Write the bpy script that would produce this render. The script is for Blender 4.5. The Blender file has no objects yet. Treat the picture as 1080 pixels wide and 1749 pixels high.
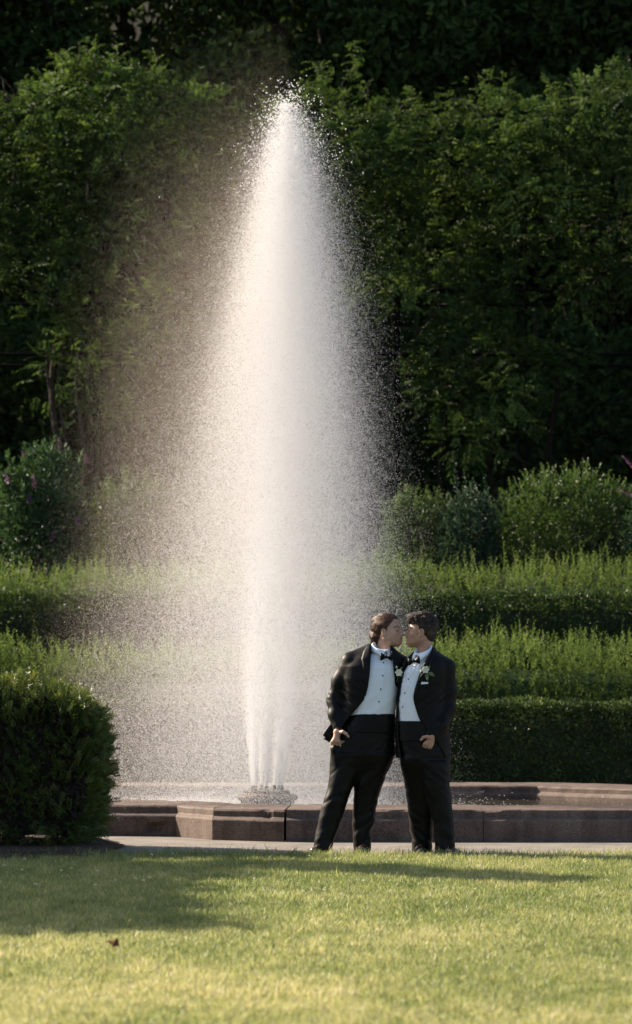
import bpy, bmesh, math
import numpy as np
from mathutils import Vector, Matrix
from mathutils.bvhtree import BVHTree

rng = np.random.default_rng(11)
C = bpy.context.scene.collection
scn = bpy.context.scene
PI = math.pi

# ------------------------------------------------------------------ camera
FPX, CAMH, HOR = 5000.0, 1.3, 1158.0          # focal length in photo pixels, eye height, horizon row
cd = bpy.data.cameras.new('camera')
cam = bpy.data.objects.new('camera', cd)
C.objects.link(cam)
cam.location = (0, 0, CAMH)
cam.rotation_euler = (PI / 2, 0, 0)
cd.sensor_fit = 'VERTICAL'
cd.sensor_height = 36.0
cd.lens = FPX / 1749.0 * 36.0
cd.shift_y = (HOR - 874.5) / 1749.0
cd.clip_start = 0.5
cd.clip_end = 500
cd.dof.use_dof = True
cd.dof.focus_distance = 21.6
cd.dof.aperture_fstop = 3.2
cd.dof.aperture_blades = 0
scn.camera = cam

# ------------------------------------------------------------------ light
SUN_AZ = math.atan2(-0.88, 0.47)               # from behind and to the left
SUN_EL = math.radians(31)
sdir = Vector((math.sin(SUN_AZ) * math.cos(SUN_EL), math.cos(SUN_AZ) * math.cos(SUN_EL), math.sin(SUN_EL)))
w = bpy.data.worlds.new('World')
scn.world = w
w.use_nodes = True
nt = w.node_tree
bg = nt.nodes['Background']
sky = nt.nodes.new('ShaderNodeTexSky')
sky.sky_type = 'NISHITA'
sky.sun_disc = False
sky.sun_elevation = SUN_EL
sky.sun_rotation = SUN_AZ % (2 * PI)
sky.air_density = 1.0
sky.dust_density = 2.0
nt.links.new(sky.outputs[0], bg.inputs[0])
bg.inputs[1].default_value = 0.08
sl = bpy.data.lights.new('sun', 'SUN')
sl.energy = 5.0
sl.angle = math.radians(0.5)
sl.color = (1.0, 0.86, 0.69)
so = bpy.data.objects.new('sun', sl)
so.rotation_euler = (-sdir).to_track_quat('-Z', 'Y').to_euler()
C.objects.link(so)
scn.view_settings.view_transform = 'Standard'
scn.view_settings.look = 'None'
scn.view_settings.exposure = 1.5
scn.view_settings.gamma = 1
scn.view_settings.use_curve_mapping = False
scn.cycles.transparent_max_bounces = 24
scn.cycles.max_bounces = 10
scn.cycles.sample_clamp_indirect = 8


# ------------------------------------------------------------------ helpers
def PX(px, Y):
    return (px - 540.0) * Y / FPX


def PZ(py, Y):
    return CAMH + (HOR - py) * Y / FPX


def vnoise(x, y, z, seed=0):
    """value noise in [-1, 1] on numpy arrays"""
    x, y, z = np.broadcast_arrays(np.asarray(x, np.float64), np.asarray(y, np.float64), np.asarray(z, np.float64))
    xi, yi, zi = np.floor(x), np.floor(y), np.floor(z)
    fx, fy, fz = x - xi, y - yi, z - zi
    fx = fx * fx * (3 - 2 * fx); fy = fy * fy * (3 - 2 * fy); fz = fz * fz * (3 - 2 * fz)
    xi = xi.astype(np.int64); yi = yi.astype(np.int64); zi = zi.astype(np.int64)

    def h(a, b, c):
        n = (a * 374761393 + b * 668265263 + c * 1440662683 + seed * 982451653) & 0xffffffff
        n = ((n ^ (n >> 13)) * 1274126177) & 0xffffffff
        n = ((n ^ (n >> 16)) * 2246822519) & 0xffffffff
        return ((n >> 8) & 0xffff) / 32767.5 - 1.0
    r = 0
    for dx in (0, 1):
        wx = fx if dx else 1 - fx
        for dy in (0, 1):
            wy = fy if dy else 1 - fy
            for dz in (0, 1):
                wz = fz if dz else 1 - fz
                r = r + wx * wy * wz * h(xi + dx, yi + dy, zi + dz)
    return r


def mesh_data(name, V, F, smooth=False, tint=None, attrs=None):
    V = np.asarray(V, np.float32); F = np.asarray(F, np.int32)
    me = bpy.data.meshes.new(name)
    k = F.shape[1]
    me.vertices.add(len(V)); me.vertices.foreach_set('co', V.ravel())
    me.loops.add(F.size); me.loops.foreach_set('vertex_index', F.ravel())
    me.polygons.add(len(F))
    me.polygons.foreach_set('loop_start', np.arange(0, F.size, k, dtype=np.int32))
    try:
        me.polygons.foreach_set('loop_total', np.full(len(F), k, np.int32))
    except Exception:
        pass
    me.polygons.foreach_set('use_smooth', np.full(len(F), smooth, bool))
    if tint is not None:
        a = me.attributes.new('tint', 'FLOAT', 'POINT')
        a.data.foreach_set('value', np.asarray(tint, np.float32))
    for nm, vals in (attrs or {}).items():
        a = me.attributes.new(nm, 'FLOAT', 'POINT')
        a.data.foreach_set('value', np.asarray(vals, np.float32))
    me.update(calc_edges=True)
    return me


def link(name, me, mat=None, parent=None):
    o = bpy.data.objects.new(name, me)
    C.objects.link(o)
    if mat is not None and len(me.materials) == 0:
        me.materials.append(mat)
    if parent is not None:
        o.parent = parent
    return o


def mk(name, V, F, mat, parent=None, smooth=False, tint=None, attrs=None):
    return link(name, mesh_data(name, V, F, smooth, tint, attrs), mat, parent)


def from_bm(name, bm, mat, parent=None, smooth=False):
    me = bpy.data.meshes.new(name)
    bm.normal_update()
    bm.to_mesh(me); bm.free()
    if smooth:
        me.polygons.foreach_set('use_smooth', np.ones(len(me.polygons), bool))
    return link(name, me, mat, parent)


def thing(name, label, cat, loc=(0, 0, 0), group=None):
    o = bpy.data.objects.new(name, None)
    C.objects.link(o)
    o.location = loc
    o.empty_display_size = 0.2
    o['label'] = label; o['category'] = cat
    if group:
        o['group'] = group
    return o


def tag(o, label, cat, group=None):
    o['label'] = label; o['category'] = cat
    if group:
        o['group'] = group
    return o


def unit(a):
    return a / np.maximum(np.linalg.norm(a, axis=-1, keepdims=True), 1e-9)


def rand_dirs(n):
    return unit(rng.normal(size=(n, 3)))


def leaf_cards(P, D, N, L, W, droop=0.15, fold=0.25):
    """folded diamond leaves: 4 vertices and 2 triangles each"""
    n = len(P)
    L = np.broadcast_to(np.asarray(L, float), (n,))[:, None]
    W = np.broadcast_to(np.asarray(W, float), (n,))[:, None]
    D = unit(D); S = unit(np.cross(D, N)); U = unit(np.cross(S, D))
    mid = P + D * L * 0.45
    V = np.empty((n, 4, 3))
    V[:, 0] = P
    V[:, 1] = mid + S * W * 0.5 + U * W * fold
    V[:, 2] = P + D * L - U * L * droop
    V[:, 3] = mid - S * W * 0.5 + U * W * fold
    i = np.arange(n)[:, None] * 4
    F = np.concatenate([i + np.array([[0, 1, 2]]), i + np.array([[0, 2, 3]])], 1).reshape(-1, 3)
    return V.reshape(-1, 3), F


class Acc:
    """collects triangles into one mesh"""
    def __init__(s):
        s.V, s.F, s.T, s.n = [], [], [], 0

    def add(s, V, F, t=0.5):
        s.V.append(np.asarray(V, float)); s.F.append(np.asarray(F, int) + s.n)
        s.T.append(np.broadcast_to(np.asarray(t, float), (len(V),)).copy()); s.n += len(V)

    def leaves(s, P, D, N, L, W, t, droop=0.15, fold=0.25):
        V, F = leaf_cards(P, D, N, L, W, droop, fold)
        s.add(V, F, np.repeat(np.broadcast_to(t, (len(P),)), 4))

    def tube(s, pts, rad, sides=6, t=0.5):
        pts = np.asarray(pts, float); rad = np.broadcast_to(np.asarray(rad, float), (len(pts),))
        tan = unit(np.gradient(pts, axis=0))
        ref = np.array([0.31, 0.2, 0.93]) if abs(tan[0][2]) < 0.8 else np.array([0.9, 0.3, 0.1])
        a = unit(np.cross(tan, ref)); b = np.cross(tan, a)
        th = np.arange(sides) / sides * 2 * PI
        V = pts[:, None] + rad[:, None, None] * (np.cos(th)[None, :, None] * a[:, None] + np.sin(th)[None, :, None] * b[:, None])
        F = []
        m = len(pts)
        for i in range(m - 1):
            for j in range(sides):
                k = (j + 1) % sides
                q = (i * sides + j, i * sides + k, (i + 1) * sides + k, (i + 1) * sides + j)
                F += [(q[0], q[1], q[2]), (q[0], q[2], q[3])]
        V = V.reshape(-1, 3)
        V = np.vstack([V, pts[0], pts[-1]])
        for j in range(sides):
            k = (j + 1) % sides
            F.append((len(V) - 2, k, j)); F.append((len(V) - 1, (m - 1) * sides + j, (m - 1) * sides + k))
        s.add(V, F, t)

    def build(s, name, mat, parent=None, smooth=False):
        return mk(name, np.vstack(s.V), np.vstack(s.F), mat, parent, smooth, np.concatenate(s.T))


# ------------------------------------------------------------------ materials
def new_mat(name):
    m = bpy.data.materials.new(name)
    m.use_nodes = True
    t = m.node_tree
    return m, t, t.nodes['Principled BSDF'], t.nodes['Material Output']


def ramp(t, stops, src):
    r = t.nodes.new('ShaderNodeValToRGB')
    el = r.color_ramp.elements
    while len(el) < len(stops):
        el.new(0.5)
    for e, (p, c) in zip(el, stops):
        e.position = p; e.color = (*c, 1)
    t.links.new(src, r.inputs[0])
    return r.outputs[0]


def leaf_mat(name, stops, trans=0.32, rough=0.5, spec=0.25, tboost=1.3, tblue=.6):
    m, t, p, out = new_mat(name)
    a = t.nodes.new('ShaderNodeAttribute'); a.attribute_name = 'tint'
    col = ramp(t, stops, a.outputs['Fac'])
    t.links.new(col, p.inputs['Base Color'])
    p.inputs['Roughness'].default_value = rough
    p.inputs['Specular IOR Level'].default_value = spec
    tr = t.nodes.new('ShaderNodeBsdfTranslucent')
    mu = t.nodes.new('ShaderNodeMix'); mu.data_type = 'RGBA'; mu.blend_type = 'MULTIPLY'
    mu.inputs[0].default_value = 1
    t.links.new(col, mu.inputs[6]); mu.inputs[7].default_value = (tboost * 1.05, tboost * 1.1, tboost * tblue, 1)
    t.links.new(mu.outputs[2], tr.inputs[0])
    mx = t.nodes.new('ShaderNodeMixShader'); mx.inputs[0].default_value = trans
    t.links.new(p.outputs[0], mx.inputs[1]); t.links.new(tr.outputs[0], mx.inputs[2])
    t.links.new(mx.outputs[0], out.inputs[0])
    return m


def tex_noise(t, scale, detail=4, rough=0.6, vec=None, dim='3D'):
    n = t.nodes.new('ShaderNodeTexNoise')
    n.inputs['Scale'].default_value = scale; n.inputs['Detail'].default_value = detail
    n.inputs['Roughness'].default_value = rough
    if vec is None:
        g = t.nodes.new('ShaderNodeNewGeometry')
        vec = g.outputs['Position']
    t.links.new(vec, n.inputs['Vector'])
    return n.outputs['Fac']


def bump(t, src, strength, dist, p):
    b = t.nodes.new('ShaderNodeBump')
    b.inputs['Strength'].default_value = strength; b.inputs['Distance'].default_value = dist
    t.links.new(src, b.inputs['Height'])
    t.links.new(b.outputs[0], p.inputs['Normal'])
    return b


def mixcol(t, fac, a, b, mode='MIX'):
    mu = t.nodes.new('ShaderNodeMix'); mu.data_type = 'RGBA'; mu.blend_type = mode
    if isinstance(fac, float):
        mu.inputs[0].default_value = fac
    else:
        t.links.new(fac, mu.inputs[0])
    for s, v in ((6, a), (7, b)):
        if isinstance(v, tuple):
            mu.inputs[s].default_value = (*v, 1)
        else:
            t.links.new(v, mu.inputs[s])
    return mu.outputs[2]


def plain(name, col, rough=0.5, spec=0.5, **kw):
    m, t, p, out = new_mat(name)
    p.inputs['Base Color'].default_value = (*col, 1)
    p.inputs['Roughness'].default_value = rough
    p.inputs['Specular IOR Level'].default_value = spec
    for k, v in kw.items():
        p.inputs[k].default_value = v
    return m


def noisy(name, stops, scale, rough=0.8, bs=0.4, bd=0.01, bscale=None, spec=0.3, detail=6, fine=None):
    m, t, p, out = new_mat(name)
    n = tex_noise(t, scale, detail)
    c = ramp(t, stops, n)
    if fine:
        c = mixcol(t, fine[2], c, ramp(t, [(0.35, fine[1][0]), (0.65, fine[1][1])], tex_noise(t, fine[0], 2)), 'MULTIPLY')
    t.links.new(c, p.inputs['Base Color'])
    p.inputs['Roughness'].default_value = rough
    p.inputs['Specular IOR Level'].default_value = spec
    bump(t, tex_noise(t, bscale or scale * 2, 5), bs, bd, p)
    return m


M = {}
M['granite'] = noisy('granite', [(0.30, (0.055, 0.042, 0.035)), (0.45, (0.105, 0.078, 0.064)), (0.6, (0.13, 0.10, 0.082)), (0.75, (0.19, 0.155, 0.13))], 2.2,
                     rough=0.75, bs=0.5, bd=0.006, bscale=90, fine=(150, ((0.35, 0.32, 0.32), (1.6, 1.5, 1.45)), 0.85))
def weathered(m):
    t = m.node_tree; p = t.nodes['Principled BSDF']
    src = p.inputs['Base Color'].links[0].from_socket
    st = ramp(t, [(0.36, (.42, .38, .36)), (0.48, (1, 1, 1)), (0.60, (1, 1, 1)), (0.72, (1.5, 1.45, 1.4))], tex_noise(t, 1.7, 8, .7))
    c = mixcol(t, .8, src, st, 'MULTIPLY')
    g = t.nodes.new('ShaderNodeMapping'); g.inputs['Scale'].default_value = (9, 9, .8)
    ge = t.nodes.new('ShaderNodeNewGeometry'); t.links.new(ge.outputs['Position'], g.inputs['Vector'])
    rn = ramp(t, [(0.40, (.55, .52, .50)), (0.55, (1, 1, 1)), (0.68, (1.0, 1, 1)), (0.74, (1.35, 1.33, 1.3))], tex_noise(t, 1.0, 5, .6, g.outputs[0]))
    t.links.new(mixcol(t, .6, c, rn, 'MULTIPLY'), p.inputs['Base Color'])


weathered(M['granite'])
M['concrete'] = noisy('concrete', [(0.3, (0.13, 0.115, 0.098)), (0.7, (0.22, 0.198, 0.17))], 3.0, rough=0.9, bs=0.5, bd=0.006,
                      bscale=60, fine=(120, ((0.6, 0.58, 0.56), (1.3, 1.28, 1.25)), 0.7))
M['soil'] = noisy('soil', [(0.3, (0.02, 0.013, 0.009)), (0.7, (0.06, 0.038, 0.026))], 14, rough=1, bs=1, bd=0.03, bscale=40)
M['lawn_soil'] = noisy('lawn_soil', [(0.3, (0.05, 0.06, 0.015)), (0.7, (0.11, 0.11, 0.035))], 9, rough=1, bs=0.6, bd=0.02, bscale=60)
M['terrace'] = noisy('terrace', [(0.3, (0.012, 0.012, 0.006)), (0.7, (0.03, 0.028, 0.014))], 3, rough=1, bs=0.6, bd=0.05, bscale=9)
M['bark'] = noisy('bark', [(0.3, (0.02, 0.014, 0.010)), (0.7, (0.06, 0.045, 0.034))], 12, rough=0.95, bs=1, bd=0.02, bscale=30)
M['iron'] = noisy('iron', [(0.3, (0.008, 0.008, 0.008)), (0.7, (0.02, 0.019, 0.017))], 12, rough=0.6, bs=0.2, bd=0.004)
M['old_iron'] = noisy('old_iron', [(0.3, (0.004, 0.004, 0.004)), (0.7, (0.010, 0.009, 0.008))], 12, rough=0.95, bs=0.2, bd=0.004, spec=.05)
M['dark_bark'] = noisy('dark_bark', [(0.3, (0.006, 0.005, 0.004)), (0.7, (0.022, 0.017, 0.013))], 8, rough=1, bs=.8, bd=0.03, spec=.05)
M['grass'] = leaf_mat('grass', [(0.0, (0.065, 0.10, 0.028)), (0.4, (0.185, 0.215, 0.075)), (0.7, (0.34, 0.325, 0.145)), (1.0, (0.54, 0.46, 0.28))], trans=0.4, rough=0.45, spec=0.35, tblue=.85)
M['yew'] = leaf_mat('yew_leaf', [(0.0, (0.022, 0.036, 0.011)), (0.6, (0.075, 0.105, 0.026)), (1.0, (0.15, 0.16, 0.04))], trans=0.25, rough=0.4)
M['box'] = leaf_mat('clipped_leaf', [(0.0, (0.015, 0.028, 0.010)), (0.6, (0.045, 0.073, 0.020)), (1.0, (0.11, 0.145, 0.04))], trans=0.2)
M['spirea'] = leaf_mat('spirea_leaf', [(0.0, (0.035, 0.06, 0.016)), (0.5, (0.105, 0.15, 0.042)), (1.0, (0.21, 0.25, 0.085))], trans=0.4, tblue=.7)
M['vine'] = leaf_mat('vine_leaf', [(0.0, (0.010, 0.020, 0.008)), (0.55, (0.038, 0.066, 0.020)), (1.0, (0.125, 0.18, 0.05))], trans=0.3, spec=.1, rough=.6)
M['tree'] = leaf_mat('tree_leaf', [(0.0, (0.014, 0.026, 0.010)), (0.6, (0.042, 0.070, 0.022)), (1.0, (0.11, 0.15, 0.04))], trans=0.2, spec=.08, rough=.7)
M['budd'] = leaf_mat('butterfly_bush_leaf', [(0.0, (0.015, 0.034, 0.016)), (0.5, (0.035, 0.07, 0.032)), (1.0, (0.075, 0.12, 0.055))], trans=0.25)
M['shrub'] = leaf_mat('shrub_leaf', [(0.0, (0.014, 0.022, 0.008)), (0.5, (0.042, 0.072, 0.02)), (1.0, (0.10, 0.145, 0.045))], trans=0.3)
M['bluegreen'] = leaf_mat('grey_green_leaf', [(0.0, (0.012, 0.026, 0.016)), (0.5, (0.03, 0.055, 0.036)), (1.0, (0.07, 0.10, 0.07))], trans=0.25)
M['purple'] = leaf_mat('purple_flower', [(0.0, (0.10, 0.035, 0.12)), (1.0, (0.24, 0.11, 0.26))], trans=0.3, tboost=1.0)
M['clover'] = leaf_mat('clover_flower', [(0.0, (0.55, 0.52, 0.42)), (1.0, (0.75, 0.72, 0.65))], trans=0.2, tboost=0.8)
M['drop'] = None


def water_mat():
    m, t, p, out = new_mat('pool_water')
    p.inputs['Base Color'].default_value = (0.035, 0.03, 0.022, 1)
    p.inputs['Roughness'].default_value = 0.06
    p.inputs['IOR'].default_value = 1.33
    p.inputs['Specular IOR Level'].default_value = 0.5
    bump(t, tex_noise(t, 14, 4), 0.55, 0.03, p)
    return m


M['water'] = water_mat()


def drop_mat(name, transp, rough=0.15, col=(0.78, 0.785, 0.80)):
    m, t, p, out = new_mat(name)
    p.inputs['Base Color'].default_value = (*col, 1)
    p.inputs['Roughness'].default_value = rough
    p.inputs['IOR'].default_value = 1.33
    tl = t.nodes.new('ShaderNodeBsdfTranslucent'); tl.inputs[0].default_value = (*col, 1)
    a = t.nodes.new('ShaderNodeMixShader'); a.inputs[0].default_value = 0.5
    t.links.new(p.outputs[0], a.inputs[1]); t.links.new(tl.outputs[0], a.inputs[2])
    tr = t.nodes.new('ShaderNodeBsdfTransparent')
    b = t.nodes.new('ShaderNodeMixShader'); b.inputs[0].default_value = transp
    t.links.new(a.outputs[0], b.inputs[1]); t.links.new(tr.outputs[0], b.inputs[2])
    t.links.new(b.outputs[0], out.inputs[0])
    return m


M['drop'] = drop_mat('water_drop', 0.45)
M['mist'] = drop_mat('mist_drop', 0.5, 0.4, (0.80, 0.675, 0.57))  # same water as the drops, with warm sunlight put into its colour
#PART2
# ------------------------------------------------------------------ the setting: ground, path, lawn, terraces
def structure(o):
    o['kind'] = 'structure'
    return o


def grid_sheet(name, xs, ys, zf, mat):
    xs = np.asarray(xs, float); ys = np.asarray(ys, float)
    X, Y = np.meshgrid(xs, ys)
    V = np.stack([X, Y, zf(X, Y)], -1).reshape(-1, 3)
    nx = len(xs)
    i, j = np.meshgrid(np.arange(nx - 1), np.arange(len(ys) - 1))
    a = (j * nx + i).ravel()
    F = np.stack([a, a + 1, a + nx + 1, a + nx], 1)
    return structure(mk(name, V, F, mat, smooth=True))


grid_sheet('ground', [-250, 250], [-150, 30.4], lambda x, y: 0 * x - 0.03, M['lawn_soil'])
grid_sheet('path', np.linspace(-40, 40, 81), np.linspace(21.2, 30.9, 20), lambda x, y: 0 * x, M['concrete'])


def lawn_edge(x):
    return 21.34 + 0.08 * vnoise(x * 1.3, 0, 0, 3) + 0.05 * vnoise(x * 5, 0, 0, 4) - 0.22 * np.clip((-x - 0.8) / 1.0, 0, 1)


gx = np.linspace(-40, 40, 321)
V = np.concatenate([np.stack([gx, lawn_edge(gx), 0 * gx + 0.006], 1), np.stack([gx, 0 * gx - 40, 0 * gx + 0.006], 1)])
i = np.arange(320)
structure(mk('lawn', V, np.stack([i + 321, i + 322, i + 1, i], 1), M['lawn_soil']))

prof = np.array([(30.2, -0.04), (31.4, 0.02), (31.75, 0.5), (33.4, 0.6), (33.8, 1.0), (34.4, 1.05), (35.5, 1.5), (37.0, 1.75), (37.6, 2.1),
                 (40, 2.5), (44, 2.9), (49, 3.1), (56, 4.0), (68, 6.5), (84, 17), (100, 31), (140, 42), (220, 42)])
grid_sheet('terrace', np.linspace(-120, 120, 61), prof[:, 0], lambda x, y: np.interp(y, prof[:, 0], prof[:, 1]) + 0.15 * vnoise(x * .3, y * .3, 0) * (y > 38), M['terrace'])


def terr(y):
    return np.interp(y, prof[:, 0], prof[:, 1])


# mulch under the yew hedge
th = np.linspace(0, 2 * PI, 90, endpoint=False)
mx = -4.2 + 2.75 * np.sign(np.cos(th)) * np.abs(np.cos(th)) ** 0.5
my = 22.0 + 1.45 * np.sign(np.sin(th)) * np.abs(np.sin(th)) ** 0.5
rr = 1 + 0.03 * vnoise(mx * 4, my * 4, 0, 8)
V = np.stack([-4.2 + (mx + 4.2) * rr, 22.0 + (my - 22.0) * rr, 0 * mx + 0.014], 1)
V2 = V.copy(); V2[:, 0] = -4.2 + (V[:, 0] + 4.2) * 0.93; V2[:, 1] = 22 + (V[:, 1] - 22) * 0.86; V2[:, 2] = 0.06
i = np.arange(90); j = (i + 1) % 90
F = np.concatenate([np.stack([i, j, j + 90], 1), np.stack([i, j + 90, i + 90], 1), np.stack([i + 90, j + 90, 0 * i + 180], 1)])
structure(mk('mulch_bed', np.vstack([V, V2, [[-4.2, 22, 0.09]]]), F, M['soil'], smooth=True))

# ------------------------------------------------------------------ fountain basin of granite blocks
OUT = [(-5.2, 27.6), (-4.7, 25.6), (-3.4, 24.3), (-1.72, 24.13), (-1.152, 23.98), (-0.832, 23.5), (-0.246, 23.22), (1.327, 23.2), (2.9, 23.2), (4.3, 24.3), (4.75, 26.0),
       (4.55, 27.35), (2.56, 29.35), (0.3, 29.45), (-2.0, 29.5), (-3.8, 29.5), (-5.2, 27.6)]
INN = [(-4.2, 27.3), (-3.8, 26.0), (-2.9, 25.4), (-1.72, 25.25), (-1.0, 25.0), (-0.70, 24.55), (-0.2, 24.3), (1.327, 24.2), (2.6, 24.2), (3.5, 25.0), (3.8, 26.2),
       (3.7, 26.9), (2.13, 28.4), (0.3, 28.5), (-2.0, 28.55), (-3.3, 28.5), (-4.2, 27.3)]
PROF_O = [(0, -0.03), (0, 0.02), (0, 0.055), (0, 0.09), (0, 0.125), (0, 0.160), (0.004, 0.168), (0.012, 0.174), (0.048, 0.187), (0.056, 0.194), (0.056, 0.236), (0.064, 0.248), (0.08, 0.253)]
PROF_I = [(0.07, 0.253), (0.048, 0.247), (0.038, 0.236), (0.038, 0.196), (0.03, 0.186), (0.005, 0.172), (0, 0.16), (0, -0.03)]
basin = thing('fountain_basin', 'low moulded granite rim of the fountain pool, built of long blocks behind the two men', 'fountain basin', (0, 26.4, 0))
WIDE = {6: 0.010}


def edge_wear(V):
    n = vnoise(V[:, 0] * 9, V[:, 1] * 9, V[:, 2] * 9, 5) * 0.003 + vnoise(V[:, 0] * 30, V[:, 1] * 30, V[:, 2] * 30, 6) * 0.0018
    V = V.copy(); V[:, 2] += n; V[:, 1] += n
    chip = np.clip(vnoise(V[:, 0] * 11, V[:, 1] * 11, V[:, 2] * 16, 15) - .66, 0, 1) * .05
    V[:, 1] += chip * (V[:, 1] < 24.2) ; V[:, 2] -= chip * .4 * (V[:, 2] > .1)
    # the broken hollow in the block at the left
    e = ((V[:, 0] + 1.30) / .10) ** 2 + ((V[:, 2] - .075) / .045) ** 2
    V[:, 1] += .06 * np.clip(1 - e, 0, 1) * (V[:, 1] < 24.15)
    return V


for k in range(len(OUT) - 1):
    o0, o1, i0, i1 = [np.array(p) for p in (OUT[k], OUT[k + 1], INN[k], INN[k + 1])]
    L = np.linalg.norm(o1 - o0)
    g0 = WIDE.get(k, 0.0022) / L; g1 = WIDE.get(k + 1, 0.0022) / L
    if k in (4, 5):
        g0 = 0.0016 / L; g1 = (0.0016 if k == 4 else 0.010) / L
    ns = max(3, int(L / (0.03 if k in (2, 3, 4, 5, 6, 7) else 0.08)))
    rings = []
    for s in np.linspace(g0, 1 - g1, ns):
        o = o0 + (o1 - o0) * s; ii = i0 + (i1 - i0) * s
        d = (ii - o) / np.linalg.norm(ii - o)
        ring = [(*(o + d * a), z) for a, z in PROF_O]
        ring += [(*(o + (ii - o) * q), 0.254) for q in (0.35, 0.65)]
        ring += [(*(ii - d * a), z) for a, z in PROF_I]
        rings.append(ring)
    V = np.array(rings); m = V.shape[1]; V = V.reshape(-1, 3)
    F = []
    for a in range(ns - 1):
        for b in range(m - 1):
            F += [(a * m + b, (a + 1) * m + b, (a + 1) * m + b + 1), (a * m + b, (a + 1) * m + b + 1, a * m + b + 1)]
    # end caps as fans around a middle point
    for e, fl in ((0, 1), (ns - 1, 0)):
        c = len(V); V = np.vstack([V, V[e * m:(e + 1) * m].mean(0)])
        for b in range(m):
            t = (c, e * m + b, e * m + (b + 1) % m)
            F.append(t if fl else t[::-1])
    V = edge_wear(V)
    V[:, 2] += 0.0025 * math.sin(k * 2.3)
    V -= np.array([0, 26.4, 0])
    mk('stone_block', V, F, M['granite'], basin)

inn = np.array(INN[:-1]); cc = inn.mean(0)
V = np.vstack([np.c_[cc + (inn - cc) * 1.04, np.full(len(inn), 0.12)], [[*cc, 0.12]]])
i = np.arange(len(inn))
F = np.stack([i, (i + 1) % len(inn), 0 * i + len(inn)], 1)
structure(mk('pool_water', V, F, M['water']))

# fountain nozzle
JX, JY = PX(457, 26.3), 26.3
noz = thing('fountain_nozzle', 'round stone pedestal with a ring of short pipes under the water jet', 'fountain nozzle', (JX, JY, 0))


def lathe(profile, n=32):
    th = np.arange(n) / n * 2 * PI
    V = np.array([[(r * math.cos(t), r * math.sin(t), z) for t in th] for r, z in profile]).reshape(-1, 3)
    F = []
    for a in range(len(profile) - 1):
        for b in range(n):
            c = (b + 1) % n
            F.append((a * n + b, a * n + c, (a + 1) * n + c, a * n * 1 + n + b))
    return V, F


V, F = lathe([(0.24, -0.05), (0.24, 0.19), (0.265, 0.2), (0.275, 0.235), (0.26, 0.255), (0.20, 0.262), (0.20, 0.285), (0.185, 0.292), (0.001, 0.295)])
mk('pedestal', V, F, M['granite'], noz, smooth=False)
NJ = 7
for q in range(NJ):
    a = q / NJ * 2 * PI + 0.2
    V, F = lathe([(0.016, 0.28), (0.016, 0.33), (0.011, 0.335), (0.009, 0.32)], 10)
    V = V + np.array([0.135 * math.cos(a), 0.135 * math.sin(a), 0])
    mk('pipe', V, F, M['iron'], noz, smooth=True)


# ------------------------------------------------------------------ hedges
def core_box(acc, x0, x1, y0, y1, z0, z1, t=0.0):
    V = [(x, y, z) for x in (x0, x1) for y in (y0, y1) for z in (z0, z1)]
    F = [(0, 1, 3), (0, 3, 2), (4, 6, 7), (4, 7, 5), (0, 4, 5), (0, 5, 1), (2, 3, 7), (2, 7, 6), (1, 5, 7), (1, 7, 3), (0, 2, 6), (0, 6, 4)]
    acc.add(V, F, t)


def box_points(n, x0, x1, y0, y1, z0, z1):
    """points on front, top, left, right and back of a box with outward normals"""
    A = np.array([(x1 - x0) * (z1 - z0), (x1 - x0) * (y1 - y0), (y1 - y0) * (z1 - z0), (y1 - y0) * (z1 - z0), 0.3 * (x1 - x0) * (z1 - z0)])
    f = rng.choice(5, n, p=A / A.sum())
    u, v = rng.random(n), rng.random(n)
    P = np.empty((n, 3)); N = np.zeros((n, 3))
    X = x0 + (x1 - x0) * u; Yv = y0 + (y1 - y0) * v; Zv = z0 + (z1 - z0) * v; Yu = y0 + (y1 - y0) * u
    for q in range(5):
        s = f == q
        if q == 0: P[s] = np.c_[X[s], np.full(s.sum(), y0), Zv[s]]; N[s] = (0, -1, 0)
        if q == 1: P[s] = np.c_[X[s], Yv[s], np.full(s.sum(), z1)]; N[s] = (0, 0, 1)
        if q == 2: P[s] = np.c_[np.full(s.sum(), x0), Yu[s], Zv[s]]; N[s] = (-1, 0, 0)
        if q == 3: P[s] = np.c_[np.full(s.sum(), x1), Yu[s], Zv[s]]; N[s] = (1, 0, 0)
        if q == 4: P[s] = np.c_[X[s], np.full(s.sum(), y1), Zv[s]]; N[s] = (0, 1, 0)
    return P, N


def clipped_hedge(label, x0, x1, y0, y1, z0, z1, n, ls, seed):
    h = thing('clipped_hedge', label, 'hedge', ((x0 + x1) / 2, (y0 + y1) / 2, z0), group='dark clipped hedges on the terraces')
    off = np.array(h.location)
    P, N = box_points(n, x0, x1, y0, y1, z0, z1)
    b = vnoise(P[:, 0] * 2.2, P[:, 1] * 2.2, P[:, 2] * 2.2, seed) * 0.05 + vnoise(P[:, 0] * 7, P[:, 1] * 7, P[:, 2] * 7, seed + 1) * 0.04
    P = P + N * (b + rng.uniform(-0.05, 0.015, n))[:, None]
    D = unit(N * 0.8 + rand_dirs(n) * 0.8 + np.array([0, 0, 0.35]))
    t = np.clip(0.42 + 0.25 * vnoise(P[:, 0] * 4, P[:, 1] * 4, P[:, 2] * 4, seed + 2) + rng.normal(0, 0.17, n) + 0.15 * (N[:, 2] > 0), 0, 1)
    a = Acc(); a.leaves(P - off, D, unit(N + 0.7 * rand_dirs(n)), rng.uniform(0.7, 1.3, n) * ls, rng.uniform(0.7, 1.2, n) * ls * 0.55, t)
    a.build('foliage', M['box'], h)
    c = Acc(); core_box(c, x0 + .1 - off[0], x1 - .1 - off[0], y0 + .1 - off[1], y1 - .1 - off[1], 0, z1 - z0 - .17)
    c.build('dark_core', M['box'], h)  # solid dark core added to block light inside the hedge


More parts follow.
